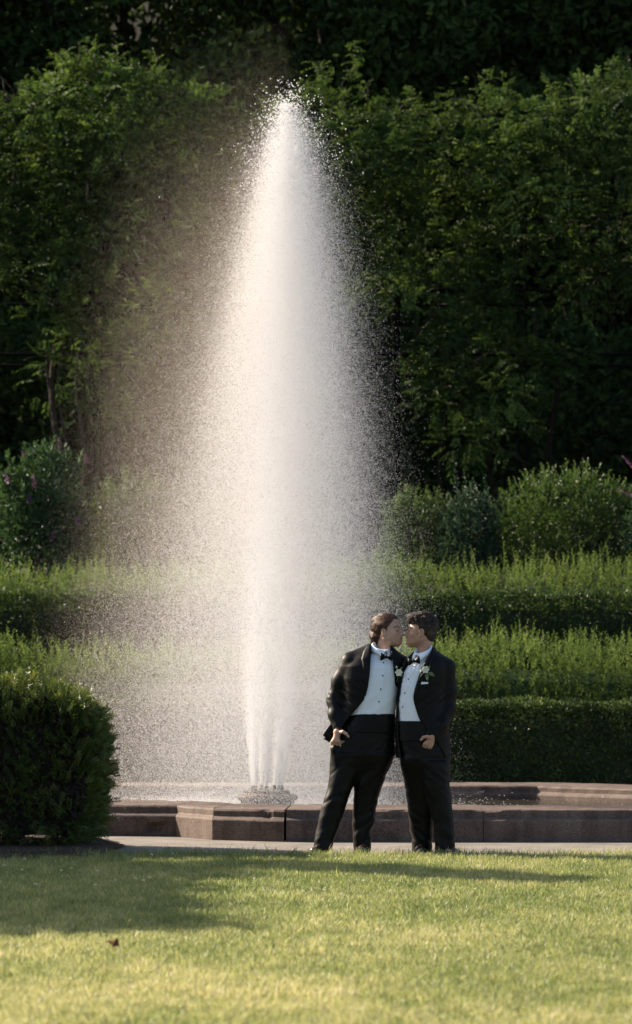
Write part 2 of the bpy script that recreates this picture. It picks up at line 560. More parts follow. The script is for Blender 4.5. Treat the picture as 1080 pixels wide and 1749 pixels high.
clipped_hedge('dark clipped hedge standing right behind the fountain pool, lowest of the tiers', -5.6, 5.6, 31.0, 31.9, 0.0, 1.02, 52000, 0.05, 21)
clipped_hedge('dark clipped hedge between the two rows of feathery bright green shrubs', -6.4, 6.4, 34.5, 35.3, 1.0, 2.27, 42000, 0.055, 31)


def shrub_row(label, x0, x1, y0, y1, z0, ztop, n, seed):
    s = thing('feathery_shrub_row', label, 'shrub row', ((x0 + x1) / 2, (y0 + y1) / 2, z0), group='rows of feathery green shrubs on the terraces')
    off = np.array(s.location)
    a = Acc()
    x = rng.uniform(x0, x1, n); v = rng.uniform(-1, 1, n)
    front = rng.random(n) < 0.58
    hgt = (ztop - z0) * (0.86 + 0.10 * vnoise(x * 1.1, 0, 0, seed) + 0.06 * vnoise(x * 3.7, 1, 0, seed))
    y = (y0 + y1) / 2 + v * (y1 - y0) / 2
    prof_ = np.sqrt(np.clip(1 - np.abs(v) ** 3.5, 0, 1))
    base = z0 + hgt * prof_ * np.where(front, rng.uniform(0.05, 0.85, n), rng.uniform(0.62, 0.86, n))
    y = np.where(front, y0 - 0.03 + rng.uniform(-0.08, 0.16, n) + 0.12 * vnoise(x * 2.5, base * 3, 0, seed + 9), y)
    Ls = rng.uniform(0.16, 0.34, n) * np.where(front, 0.75, 1.0) + 0.16 * (rng.random(n) < 0.06)
    dirs = unit(np.stack([rng.normal(0, .22, n), rng.normal(0, .2, n) - np.where(front, .55, .0), np.ones(n)], 1))
    P0 = np.stack([x, y, base], 1) - off
    tint = 0.45 + 0.22 * vnoise(x * 1.7, y * 2, base * 3, seed + 4) + rng.normal(0, 0.12, n)
    K = 16
    for k in range(K):
        f = (k + rng.random(n) * 0.8) / K
        P = P0 + dirs * (Ls * f)[:, None]
        az = rng.uniform(0, 2 * PI, n)
        D = unit(dirs * 0.75 + np.stack([np.cos(az), np.sin(az), 0 * az + 0.1], 1) * 0.75)
        a.leaves(P, D, dirs + 0.3 * rand_dirs(n), (0.055 - 0.022 * f) * rng.uniform(0.7, 1.2, n), 0.015 * (1.15 - 0.6 * f), np.clip(tint + 0.22 * (f - 0.4), 0, 1))  # shoot tips lighter: sunlit tops put into the tint
    a.build('foliage', M['spirea'], s)
    st = Acc()
    m = n // 2
    e = P0[:m] + dirs[:m] * Ls[:m, None]
    V, F = leaf_cards(P0[:m], e - P0[:m], rand_dirs(m), Ls[:m], 0.006, 0, 0)
    st.add(V, F, 0.3)
    st.build('stems', M['spirea'], s)
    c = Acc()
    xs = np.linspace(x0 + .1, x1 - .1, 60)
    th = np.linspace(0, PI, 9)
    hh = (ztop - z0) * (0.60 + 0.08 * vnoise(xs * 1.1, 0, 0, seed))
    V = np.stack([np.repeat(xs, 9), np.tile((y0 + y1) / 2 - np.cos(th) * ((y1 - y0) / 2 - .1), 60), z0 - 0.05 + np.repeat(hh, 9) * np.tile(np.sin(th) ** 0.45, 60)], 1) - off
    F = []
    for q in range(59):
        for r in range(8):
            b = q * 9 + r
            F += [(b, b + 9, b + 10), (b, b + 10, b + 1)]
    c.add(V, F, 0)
    c.build('dark_core', M['spirea'], s)  # solid core in the darkest leaf tint, added to block light


shrub_row('feathery bright green shrub row just above the hedge behind the pool, nearest the two men', -5.8, 5.8, 32.1, 33.35, 0.58, 1.93, 6200, 41)
shrub_row('feathery bright green shrub row on the upper terrace, under the rounded bushes', -6.6, 6.6, 35.7, 37.0, 1.72, 2.92, 4600, 51)


# ------------------------------------------------------------------ the yew hedge in front
yh = thing('yew_hedge', 'clipped dark green yew hedge standing in mulch at the left of the lawn', 'hedge', (-3.6, 22.2, 0))


def yew_surface(u, v):
    """u across 0..1 (0 left end, 1 right end round the corner to the back), v height 0..1"""
    pass


HX0, HX1, HY0, HY1 = -5.6, -1.64, 21.55, 22.9


def yew_top(x):
    return 1.25 - 0.13 * np.clip((x + 2.7) / 1.1, 0, 1) ** 1.6


n = 11000
P, N = box_points(n, HX0, HX1, HY0, HY1, 0.06, 1.0)
zfrac = (P[:, 2] - 0.06) / 0.94
P[:, 2] = 0.06 + zfrac * (yew_top(P[:, 0]) - 0.06)
# round the corners
cx, cy, cz = (HX0 + HX1) / 2, (HY0 + HY1) / 2, 0.75
hx, hy = (HX1 - HX0) / 2, (HY1 - HY0) / 2


def rounded(P, r=0.25):
    Q = P.copy()
    X = P[:, 0] - cx; Yl = P[:, 1] - cy
    ztop = yew_top(P[:, 0])
    ex = np.maximum(np.abs(X) - (hx - r), 0); ey = np.maximum(np.abs(Yl) - (hy - r), 0); ez = np.maximum(P[:, 2] - (ztop - r), 0)
    L = np.sqrt(ex ** 2 + ey ** 2 + ez ** 2) + 1e-9
    s = np.where(L > r, r / L, 1)
    Q[:, 0] = cx + np.sign(X) * (np.minimum(np.abs(X), hx - r) + ex * s)
    Q[:, 1] = cy + np.sign(Yl) * (np.minimum(np.abs(Yl), hy - r) + ey * s)
    Q[:, 2] = np.minimum(P[:, 2], ztop - r) + ez * s
    Nn = np.stack([np.sign(X) * ex, np.sign(Yl) * ey, ez], 1)
    return Q, unit(Nn + 1e-6 * P)


P, N2 = rounded(P)
N = unit(N * 0.4 + N2)
# taper in towards the base at the right end
lowin = np.clip((0.5 - P[:, 2]) / 0.5, 0, 1) ** 2 * 0.22
P[:, 0] -= lowin * np.clip((P[:, 0] + 2.6) / 1.0, 0, 1)
b = vnoise(P[:, 0] * 3, P[:, 1] * 3, P[:, 2] * 3, 61) * 0.07 + vnoise(P[:, 0] * 9, P[:, 1] * 9, P[:, 2] * 9, 62) * 0.05
keep = (vnoise(P[:, 0] * 5, P[:, 1] * 5, P[:, 2] * 5, 66) > -0.62)
P = P + N * (b + rng.uniform(-0.10, 0.02, n))[:, None]
P, N = P[keep], N[keep]; n = len(P)
off = np.array(yh.location)
sd = unit(N * 0.75 + np.array([0, 0, 0.55]) + rand_dirs(n) * 0.55)
SL = rng.uniform(0.05, 0.11, n) * np.where(P[:, 2] < 0.28, 1.4, 1)
sd[P[:, 2] < 0.25] -= np.array([0, 0, 0.7]); sd = unit(sd)
tint = 0.36 + 0.22 * vnoise(P[:, 0] * 5, P[:, 1] * 5, P[:, 2] * 5, 63) + rng.normal(0, 0.1, n) + 0.4 * np.clip(N[:, 2], 0, 1) * (rng.random(n) < 0.7)  # upward-facing sprigs lighter, as sunlit tips put into the tint
a = Acc()
side = unit(np.cross(sd, rand_dirs(n)))
K = 16
for k in range(K):
    f = (k + 0.5) / K
    sg = 1 if k % 2 else -1
    D = unit(sd * 0.7 + side * sg + np.cross(sd, side) * rng.normal(0, .35, n)[:, None])
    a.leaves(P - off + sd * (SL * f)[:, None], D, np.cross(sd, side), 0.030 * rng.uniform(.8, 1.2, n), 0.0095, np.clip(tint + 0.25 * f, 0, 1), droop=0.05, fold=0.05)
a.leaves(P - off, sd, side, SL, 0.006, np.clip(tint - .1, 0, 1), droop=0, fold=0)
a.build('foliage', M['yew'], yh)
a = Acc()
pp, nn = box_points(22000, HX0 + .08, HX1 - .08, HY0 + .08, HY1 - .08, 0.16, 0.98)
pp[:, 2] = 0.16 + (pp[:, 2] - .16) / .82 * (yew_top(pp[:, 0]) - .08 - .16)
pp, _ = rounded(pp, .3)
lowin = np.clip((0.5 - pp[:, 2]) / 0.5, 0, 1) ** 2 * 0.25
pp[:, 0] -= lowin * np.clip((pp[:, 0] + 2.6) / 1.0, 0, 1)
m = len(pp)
a.leaves(pp - off - nn * .06, rand_dirs(m), nn, 0.11, 0.07, rng.uniform(0, .25, m))  # dark cards added inside to block light; the tubes are real wood
for q in range(30):
    bx = rng.uniform(HX0 + .3, HX1 - .35); by = rng.uniform(HY0 + .25, HY1 - .3)
    tx = bx + rng.normal(0, .22); ty = by + rng.normal(0, .15)
    a.tube(np.array([(bx, by, 0.02), (bx * .8 + tx * .2, by * .8 + ty * .2, .2), ((bx + tx) / 2, (by + ty) / 2, .5), (tx, ty, .95)]) - off, [.035, .028, .02, .008], 6, 0.1)
a.build('core_and_branches', M['bark'], yh)


# ------------------------------------------------------------------ bushes on the top terrace
def blob_leaves(acc, c, r, n, ls, wr, tint0, up=0.3, droop=0.2, seed=0, hang=0.0, shell=(0.72, 1.05), var=0.15):
    d = rand_dirs(n)
    bumpy = 1 + 0.22 * vnoise(d[:, 0] * 2.5 + c[0], d[:, 1] * 2.5 + c[1], d[:, 2] * 2.5 + c[2], seed)
    P = np.array(c) + d * np.array(r) * (rng.uniform(*shell, n) * bumpy)[:, None]
    D = unit(d * 0.7 + rand_dirs(n) * 0.7 + np.array([0, 0, up - hang]))
    t = np.clip(tint0 + 0.22 * vnoise(P[:, 0] * 2, P[:, 1] * 2, P[:, 2] * 2, seed + 1) + rng.normal(0, var, n), 0, 1)
    acc.leaves(P, D, unit(d + rand_dirs(n) * .6), ls * rng.uniform(.6, 1.25, n), ls * wr * rng.uniform(.7, 1.2, n), t, droop)


def bush(name, label, cat, px, py_top, Y, rx, mat, ls, wr, n, seed, up=0.3, stems=14, shoots=0, group=None):
    z0 = float(terr(Y)); X = PX(px, Y); zt = PZ(py_top, Y)
    b = thing(name, label, cat, (X, Y, z0), group)
    h = zt - z0
    a = Acc()
    blob_leaves(a, (0, 0, h * .48), (rx * .96, rx * .8, h * .5), n // 2, ls, wr, 0.45, up, seed=seed)
    for q in range(9):
        an = rng.uniform(0, 2 * PI); rr_ = rng.uniform(.3, .75) * rx
        zc = h * rng.uniform(.3, .86)
        k = math.sqrt(max(0.1, 1 - ((zc - h * .45) / (h * .58)) ** 2))
        blob_leaves(a, (math.cos(an) * rr_ * k, math.sin(an) * rr_ * .8 * k, zc), (rx * .34, rx * .34, h * .17), n // 18, ls, wr, 0.55, up, seed=seed + q)
    for q in range(shoots):
        an = rng.uniform(0, 2 * PI); q_ = math.sqrt(rng.random()) * .95
        x0, y0 = math.cos(an) * rx * q_, math.sin(an) * rx * .8 * q_
        zs = h * .48 + h * .5 * math.sqrt(max(0, 1 - q_ * q_)) * .92
        L = rng.uniform(.15, .35); dr = unit(np.array([x0 * .35 + rng.normal(0, .1), y0 * .3 + rng.normal(0, .1), .6]))
        m = 14
        f = np.linspace(0, 1, m)
        P = np.array([x0, y0, zs]) + dr * (f * L)[:, None]
        a.leaves(P, unit(dr + rand_dirs(m) * .9), rand_dirs(m), ls * (1 - .5 * f), ls * wr, np.clip(.6 + .2 * f + rng.normal(0, .1, m), 0, 1))
    a.build('foliage', mat, b)
    s = Acc()
    for q in range(stems):
        an = rng.uniform(0, 2 * PI); k = rng.uniform(.3, .8)
        e = np.array([math.cos(an) * rx * k, math.sin(an) * rx * k * .8, h * rng.uniform(.5, .85)])
        s.tube([(rng.normal(0, .1), rng.normal(0, .1), -.05), e * np.array([.5, .5, .5]), e], [.022, .014, .004], 5)
    s.build('stems', M['bark'], b)
    return b, h


def spike(parent, base, dirv, L):
    a = Acc()
    m = 46
    f = rng.random(m)
    az = rng.uniform(0, 2 * PI, m)
    dirv = unit(np.array(dirv, float))
    rad = unit(np.stack([np.cos(az), np.sin(az), 0 * az], 1))
    P = np.array(base) + dirv * (f * L)[:, None] + rad * 0.004
    a.leaves(P, unit(rad + dirv * .5), rand_dirs(m), 0.035 * (1.2 - .8 * f), 0.022 * (1.2 - .7 * f), rng.random(m))
    return a.build('flower_spike', M['purple'], parent)


bb, h = bush('butterfly_bush', 'dark green butterfly bush with small purple flower spikes at the left under the vines', 'bush', 68, 770, 38.8, 0.76, M['budd'], 0.13, 0.26, 5200, 70, up=.1, shoots=40)
for (px, py) in [(37, 770), (96, 752), (84, 772), (16, 815), (60, 822), (50, 848), (143, 775), (135, 885), (88, 912)]:
    Yf = 38.2
    spike(bb, (PX(px, Yf) - bb.location.x, -0.62 + .5 * (py < 790), PZ(py + 12, Yf) - bb.location.z), (rng.normal(0, .3), -.2, 1), rng.uniform(.08, .17))
bush('rounded_shrub', 'large rounded light green shrub at the right under the vines', 'shrub', 972, 812, 39.0, 1.02, M['shrub'], 0.075, 0.3, 9000, 80, up=.3, shoots=150, group='shrubs on the top terrace')
bush('rounded_shrub', 'small fresh green shrub half behind the right edge of the spray', 'shrub', 712, 842, 39.2, 0.5, M['shrub'], 0.07, 0.3, 4200, 90, up=.3, shoots=60, group='shrubs on the top terrace')
b2, h2 = bush('grey_leaved_bush', 'grey green bush with faded flower spikes between two shrubs on the right', 'bush', 806, 850, 38.7, 0.42, M['bluegreen'], 0.10, 0.26, 3200, 100, up=.2, shoots=40)
for (px, py, L) in [(782, 812, .5), (800, 815, .45), (828, 820, .42), (770, 840, .35), (845, 845, .3)]:
    a = Acc(); m = 22; f = np.linspace(0, 1, m)
    dv = unit(np.array([rng.normal(0, .12), 0, 1.0]))
    P = np.array([PX(px, 38.5) - b2.location.x, -.2, PZ(py + 45, 38.5) - b2.location.z]) + dv * (f * L)[:, None]
    a.leaves(P, unit(dv * .4 + rand_dirs(m)), rand_dirs(m), .09 * (1.1 - .8 * f), .022, np.clip(.3 + .3 * f, 0, 1))
    a.build('faded_flower_spike', M['bluegreen'], b2)
bush('rounded_shrub', 'rounded shrub seen through the brown mist left of the jet', 'shrub', 235, 820, 39.3, 0.75, M['shrub'], 0.075, 0.3, 5200, 110, up=.3, shoots=60, group='shrubs on the top terrace')
bush('rounded_shrub', 'shrub hidden behind the white middle of the jet', 'shrub', 430, 850, 39.3, 0.9, M['shrub'], 0.075, 0.3, 4200, 120, up=.3, shoots=30, group='shrubs on the top terrace')
b3, h3 = bush('butterfly_bush', 'butterfly bush with long purple spikes at the right edge of the photo', 'bush', 1150, 800, 37.9, 0.6, M['budd'], 0.13, 0.26, 2600, 130, up=.1, shoots=20)
for (px, py, dx) in [(1070, 800, -.5), (1068, 848, -1.0), (1100, 780, -.2)]:
    spike(b3, (PX(px + 16, 37.3) - b3.location.x, -.5, PZ(py, 37.3) - b3.location.z), (dx, -.1, .5), .24)

# ------------------------------------------------------------------ pergola and wisteria
VY = 45.0
per = thing('pergola', 'dark iron arched pergola almost swallowed by wisteria above the terraces', 'pergola', (0, 46.2, 0))
zg = float(terr(46.0))
for yy in (46.1, 47.8):
    for xx in (-6.4, -3.5, -1.1, 1.3, 3.3, 6.2):
        a = Acc(); a.tube([(xx, yy - 46.2, zg - .2), (xx, yy - 46.2, 8.8)], .03, 8); a.build('post', M['old_iron'], per)
for yy in (46.1, 47.8):
    for zz in (6.4, 7.4, 8.8):
        a = Acc(); a.tube([(-7.4, yy - 46.2, zz), (7.4, yy - 46.2, zz)], .03, 6); a.build('rail', M['old_iron'], per)
for xx in np.arange(-7.2, 7.3, 1.2):
    a = Acc(); a.tube([(xx, -.1 + 1.7 * q, 8.8 + .75 * math.sin(PI * q)) for q in np.linspace(0, 1, 9)], .03, 6); a.build('arch', M['old_iron'], per)

TOPX = [-80, 0, 40, 80, 110, 160, 200, 260, 300, 360, 420, 480, 520, 560, 600, 640, 690, 740, 800, 860, 900, 950, 1000, 1040, 1080, 1160]
TOPY = [185, 175, 168, 140, 118, 112, 128, 142, 160, 172, 190, 180, 170, 165, 160, 190, 205, 200, 195, 172, 185, 180, 165, 160, 150, 150]
BOTX = [-80, 0, 45, 60, 75, 100, 140, 200, 300, 420, 560, 640, 690, 715, 760, 800, 880, 950, 990, 1020, 1080, 1160]
BOTY = [500, 505, 520, 570, 600, 640, 690, 740, 640, 560, 520, 520, 500, 640, 740, 800, 760, 690, 570, 520, 500, 490]
HOLES = [(735, 470, 50, 38), (965, 560, 75, 45), (1065, 400, 35, 30), (250, 420, 30, 60), (890, 470, 45, 22)]


def compound(acc, P, D, t, L=0.28, K=11, ls=0.085):
    n = len(P)
    D = unit(D)
    S = unit(np.cross(D, np.array([0, 0, 1.0]) + 0.3 * rand_dirs(n)))
    U = np.cross(S, D)
    Lr = L * rng.uniform(.7, 1.25, n)
    for k in range(K):
        f = (k // 2 + 1) / (K // 2 + 1)
        sg = (1 if k % 2 else -1) if k < K - 1 else 0
        base = P + D * (Lr * f)[:, None] - np.array([0, 0, 1]) * (Lr * f * f * .25)[:, None]
        d = unit(D * .55 + S * sg * .9 - np.array([0, 0, .25]) + rand_dirs(n) * .2)
        acc.leaves(base, d, unit(U + rand_dirs(n) * .4), ls * rng.uniform(.8, 1.2, n), ls * .40, np.clip(t + rng.normal(0, .06, n), 0, 1), .2)


VRANGE = [(-80, 345, 'wisteria vine mass covering the pergola on the left, above the butterfly bush'),
          (345, 660, 'wisteria vine mass on the pergola behind the top of the jet'),
          (660, 1160, 'wisteria vine mass covering the pergola on the right, hanging low over the shrubs')]
for vi, (xa, xb, lab) in enumerate(VRANGE):
    vt = thing('wisteria_vine', lab, 'vine', (PX((xa + xb) / 2, VY), VY + .4, float(terr(VY))), 'wisteria vines over the pergola')
    off = np.array(vt.location)
    a = Acc()
    for px in np.arange(xa, xb, 34):
        tp, bt = np.interp(px, TOPX, TOPY), np.interp(px, BOTX, BOTY)
        py = tp + 42
        row = 0
        while py < bt:
            qx, qy = px + rng.normal(0, 12), py + rng.normal(0, 12)
            fr = (py - tp) / (bt - tp)
            hole = any(((qx - h_[0]) / h_[2]) ** 2 + ((qy - h_[1]) / h_[3]) ** 2 < 1 for h_ in HOLES)
            if not hole and rng.random() > 0.06 + (0.30 if px < 640 else 0.12) * fr * (py > 380) + .20 * (vnoise(qx * .016, qy * .016, 0, 144) > .25):
                rpx = rng.uniform(32, 58) * (1 - .25 * fr)
                dep = VY + 0.9 * vnoise(qx * .014, qy * .014, 0, 140) - .55 * math.sin(min(1, (py - tp) / 130) * PI / 2) + .9 * fr + rng.normal(0, .15)
                r = rpx * VY / FPX
                c = np.array([PX(qx, VY), dep, PZ(qy, VY)])
                m = int(rng.uniform(26, 40))
                d = rand_dirs(m)
                d[:, 1] = np.where((d[:, 1] > 0.3) & (rng.random(m) < .75), -d[:, 1], d[:, 1])
                d[:, 2] = np.where((d[:, 2] < -.2) & (rng.random(m) < .5), -d[:, 2], d[:, 2])
                P = c + d * np.array([r * 1.1, r * 1.15, r]) * rng.uniform(.55, 1.05, m)[:, None]
                D = unit(d * .9 + rand_dirs(m) * .5 + np.array([0, -.15, -.1]))
                lum = 0.36 + 0.34 * vnoise(qx * .02, qy * .02, 1, 141) + .12 * (1 - fr) + .32 * (rng.random() < .20)  # upper and random clumps brighter: highlights put into the tint
                t = np.clip(lum + rng.normal(0, .1, m), 0, 1)
                compound(a, P - off, D, t)
            py += rng.uniform(40, 58) * (1 - .15 * fr)
            row += 1
    # upright young shoots along the top
    for q in range(int((xb - xa) / 9)):
        px = rng.uniform(xa, xb)
        L = rng.uniform(.12, .42) + (.35 if rng.random() < .12 else 0)
        p0 = np.array([PX(px, VY), VY + rng.uniform(-.5, .3), PZ(np.interp(px, TOPX, TOPY) + 14, VY)]) - off
        dv = unit(np.array([rng.normal(0, .35), rng.normal(0, .2), 1]))
        m = 9
        f = np.linspace(.1, 1, m)
        compound(a, p0 + dv * (f * L)[:, None], unit(rand_dirs(m) + np.array([0, 0, .3])), np.full(m, .68) + rng.normal(0, .1), L=.14, K=7, ls=.05)
    for (px, py0, py1) in [(602, 150, 75), (832, 205, 130), (866, 205, 140), (770, 215, 165), (940, 190, 145), (1048, 165, 110), (545, 180, 110), (270, 150, 95), (118, 125, 95), (705, 210, 160)]:
        if xa <= px < xb:
            m = 26; f = np.linspace(0, 1, m)
            P = np.stack([PX(px + 6 * np.sin(f * 4), VY), VY - .2 + 0 * f, PZ(py0 + (py1 - py0) * f, VY)], 1) - off
            compound(a, P, unit(rand_dirs(m) + np.array([0, 0, .4])), .7 + 0 * f, L=.17, K=7, ls=.06)
    a.build('foliage', M['vine'], vt)
    # twisted trunks and bare tendrils
    trunks = [(92, 760, 560, .055), (104, 760, 580, .03), (84, 740, 600, .02), (135, 770, 600, .03)] if vi == 0 else \
             [(420, 800, 500, .05), (560, 800, 480, .05)] if vi == 1 else [(948, 800, 640, .05), (846, 830, 740, .04), (760, 800, 640, .03), (1100, 760, 450, .05)]
    for (px, pa, pb, r) in trunks:
        s = Acc()
        f = np.linspace(0, 1, 14)
        zz = np.linspace(float(terr(45.4)) - .1, PZ(pb, VY), 14)
        s.tube(np.stack([PX(px, VY) + .07 * np.sin(f * 9 + px), 45.35 + .06 * np.cos(f * 8 + px), zz], 1) - off, r * (1.25 - .5 * f), 7)
        s.build('trunk', M['dark_bark'] if vi else M['bark'], vt)
    s = Acc()
    for q in range(26 if vi != 1 else 10):
        px = rng.uniform(xa, xb)
        p = np.array([PX(px, VY), VY - .1, PZ(np.interp(px, TOPX, TOPY) + 20, VY)]) - off
        v = unit(np.array([rng.normal(0, .8), rng.normal(0, .2), 1.0]))
        pts = [p]
        for k in range(10):
            v = unit(v + rng.normal(0, .35, 3) * np.array([1, .3, 1]) + np.array([0, 0, -.03]))
            pts.append(pts[-1] + v * .07)
        s.tube(pts, np.linspace(.010, .004, 11), 4)
    for q in range(30 if vi != 1 else 12):
        px = rng.uniform(xa, xb); bt = np.interp(px, BOTX, BOTY)
        p = np.array([PX(px, VY), VY + rng.uniform(-.2, .5), PZ(bt - rng.uniform(60, 250), VY)]) - off
        pts = [p]; v = unit(np.array([rng.normal(0, 1), 0, rng.normal(0, .6)]))
        for k in range(9):
            v = unit(v + rng.normal(0, .3, 3)); pts.append(pts[-1] + v * .13)
        s.tube(pts, np.linspace(.014, .006, 10), 4)
    s.build('tendrils', M['bark'], vt)['kind'] = 'stuff'


ORD = ['leftmost', 'second from the left', 'third from the left', 'fourth from the left', 'fifth from the left', 'fourth from the right', 'third from the right', 'second from the right', 'rightmost']
# ------------------------------------------------------------------ dark trees behind
def tree(label, X, Y, H, R, n, seed, mat, ls=0.25, cb=0.05, group='dark trees behind the pergola', trunk_r=.22, dens=1.0, nb=42):
    z0 = float(terr(Y)) if Y > 30.2 else 0.0
    t = thing('tree', label, 'tree', (X, Y, z0), group)
    a = Acc()
    for q in range(nb):
        an = rng.uniform(0, 2 * PI); k = math.sqrt(rng.random()) * .85
        zf = rng.uniform(cb, .92)
        wdt = R * (math.sin(PI * min(1, (zf - cb) / (1 - cb) * .8 + .18)) ** .7)
        c = (math.cos(an) * wdt * k, math.sin(an) * wdt * k, H * zf)
        r = R * rng.uniform(.28, .48)
        blob_leaves(a, c, (r, r, r * .62), int(n / nb), ls, .48, 0.42 + .12 * rng.normal(), 0.0, .25, seed + q, .2, (.5, 1.05), .16)
    a.build('crown', mat, t)
    s = Acc()
    s.tube([(0, 0, -.2), (.1, 0, H * .2), (-.05, .1, H * .5), (.05, 0, H * .85)], [trunk_r * 1.3, trunk_r, trunk_r * .6, .05], 9)
    for q in range(9):
        an = rng.uniform(0, 2 * PI); zb = H * rng.uniform(.2, .6)
        e = np.array([math.cos(an) * R * .75, math.sin(an) * R * .75, zb + H * rng.uniform(.1, .25)])
        s.tube([(0, 0, zb), e * np.array([.5, .5, 0]) + np.array([0, 0, (zb * .45 + e[2] * .55)]), e], [trunk_r * .45, trunk_r * .28, .03], 6)
    s.build('trunk', M['dark_bark'], t)
    return t


tl = ['far left dark tree behind the pergola, at the edge of the photo', 'dark tree behind the left wisteria, left of the mist', 'dark tree in the gap above the jet, left of its tip',
      'dark tree behind the tip of the jet', 'dark tree with a little fresher green right of the jet tip', 'dark tree above the right wisteria', 'far right dark tree at the upper corner']
for q, lab in enumerate(tl):
    tree(lab, -10.2 + 3.4 * q + rng.normal(0, .4), 54.5 + rng.normal(0, 1.2), 14 + rng.normal(0, .8), 3.3, 19000, 200 + 40 * q, M['tree'])
for q in range(6):
    tree('tall dark tree, %s in the middle row of the wood' % ['leftmost', 'second from the left', 'third from the left', 'third from the right', 'second from the right', 'rightmost'][q], -11 + 4.4 * q, 64 + rng.normal(0, 1.5), 17.5, 4.3, 14000, 600 + 40 * q, M['tree'], ls=.38, group='back row of dark trees')
for q in range(9):
    xq = -11.5 + 2.9 * q
    ug = thing('undergrowth_bush', 'dark leafy bush in deep shade behind the pergola, %s in its row' % ORD[q], 'bush', (xq, 49.4 + rng.normal(0, .3), float(terr(49.4))), 'undergrowth in the deep shade behind the pergola')
    a = Acc()
    blob_leaves(a, (0, 0, 1.6), (2.2, 1.2, 2.6), 3000, .22, .5, .3, 0, .25, 1000 + q)
    a.build('foliage', M['tree'], ug)
for q in range(8):
    tree('very tall dark tree, %s in the hindmost row' % (ORD[:4] + ORD[-4:])[q], -16 + 4.6 * q, 75 + rng.normal(0, 2), 21, 4.8, 12000, 1400 + 40 * q, M['tree'], ls=.46, group='hindmost dark trees')
# a tree outside the frame whose crown shades the left of the lawn
st = thing('tree', 'spreading tree beyond the left of the frame that shades the left of the lawn', 'tree', (-9.8, 23.5, 0))
a = Acc()
for q, (gx_, gy_, r) in enumerate([(-1.15, 15.35, .62), (-2.0, 15.5, 1.0), (-1.5, 16.6, .85), (-2.6, 17.0, 1.2), (-1.75, 18.0, .95), (-2.9, 18.6, 1.2), (-1.3, 19.3, .8), (-2.2, 20.0, 1.1), (-.3, 20.0, .42), (.35, 19.6, .38), (.95, 19.05, .36), (1.4, 18.6, .26), (-3.4, 15.8, 1.2), (-3.8, 19.5, 1.3), (-4.6, 17.5, 1.3)]):
    zc = 6.2 + .35 * math.sin(q * 1.7)
    k = zc / sdir.z
    c = np.array([gx_ + sdir.x * k + 9.8, gy_ + sdir.y * k - 23.5, zc])
    blob_leaves(a, c, (r, r, r * .35), int(2600 * r * r + 300), .17, .6, .45, 0, .2, 950 + q, .1, (.1, 1.08), .15)
a.build('crown', M['vine'], st)
s_ = Acc(); s_.tube([(0, 0, -.2), (.1, 0, 2.5), (0, .1, 4.4), (.1, 0, 6.3)], [.3, .24, .17, .06], 9)
for e in [(-1.5, -1, 6.1), (1.6, -1.8, 6.0), (2.2, .8, 6.1), (-1.6, 1.4, 6.2), (1.0, 2.2, 6.2), (.5, -2.6, 6.1)]:
    s_.tube([(0, .05, 3.4), (e[0] * .5, e[1] * .5, 5.2), e], [.12, .08, .02], 6)
s_.build('trunk', M['bark'], st)
#PART3
# ------------------------------------------------------------------ lawn grass
def blades(n, x, y, h, wd, t, lean):
    az = rng.uniform(0, 2 * PI, n); az2 = rng.uniform(0, 2 * PI, n)
    S = np.stack([np.cos(az), np.sin(az), 0 * az], 1)
    Lv = np.stack([np.cos(az2), np.sin(az2), 0 * az], 1) * lean[:, None]
    P = np.stack([x, y, np.full(n, 0.0)], 1)
    V = np.empty((n, 5, 3))
    V[:, 0] = P - S * wd[:, None] / 2; V[:, 1] = P + S * wd[:, None] / 2
    mid = P + np.stack([0 * x, 0 * x, h * .6], 1) + Lv * (h * .3)[:, None]
    V[:, 2] = mid - S * wd[:, None] * .42; V[:, 3] = mid + S * wd[:, None] * .42
    V[:, 4] = P + np.stack([0 * x, 0 * x, h], 1) + Lv * h[:, None]
    i = np.arange(n)[:, None] * 5
    F = np.concatenate([i + np.array([[0, 1, 3]]), i + np.array([[0, 3, 2]]), i + np.array([[2, 3, 4]])], 1).reshape(-1, 3)
    return V.reshape(-1, 3), F, np.repeat(t, 5)


n = 275000
y = rng.uniform(10.3, 21.75, n)
x = rng.uniform(-1, 1, n) * (0.114 * y + 0.22)
m = 45000                                       # thinner beyond the frame on both sides
y2 = rng.uniform(10.3, 21.75, m)
x2 = (0.114 * y2 + 0.2 + rng.uniform(0, 1.1, m)) * rng.choice([-1, 1], m)
x, y = np.r_[x, x2], np.r_[y, y2]; n = len(x)
edge = lawn_edge(x) + rng.normal(0, .035, n)
k = y < edge
x, y, edge = x[k], y[k], edge[k]; n = len(x)
near = np.clip((edge - y) / 0.35, 0, 1)
pat = vnoise(x * 1.6, y * 1.1, 0, 300); fine = vnoise(x * 9, y * 6, 0, 301)
h = rng.uniform(.028, .05, n) * (1 + .25 * fine) * (1 + 1.1 * (1 - near) * rng.random(n) ** 1.5)
strayy = rng.random(n) < .004
h = np.where(strayy, h * 1.8, h)
t = np.clip(0.44 + .16 * pat + .14 * fine + rng.normal(0, .16, n) + .15 * np.clip((16.5 - y) / 5, 0, 1) + .35 * (rng.random(n) < .07), 0, 1)
lean = np.abs(rng.normal(0, .5, n)) + .1
V, F, T = blades(n, x, y, h, rng.uniform(.0032, .006, n), t, lean)
g = mk('lawn_grass', V, F, M['grass'], tint=T)
g['kind'] = 'stuff'
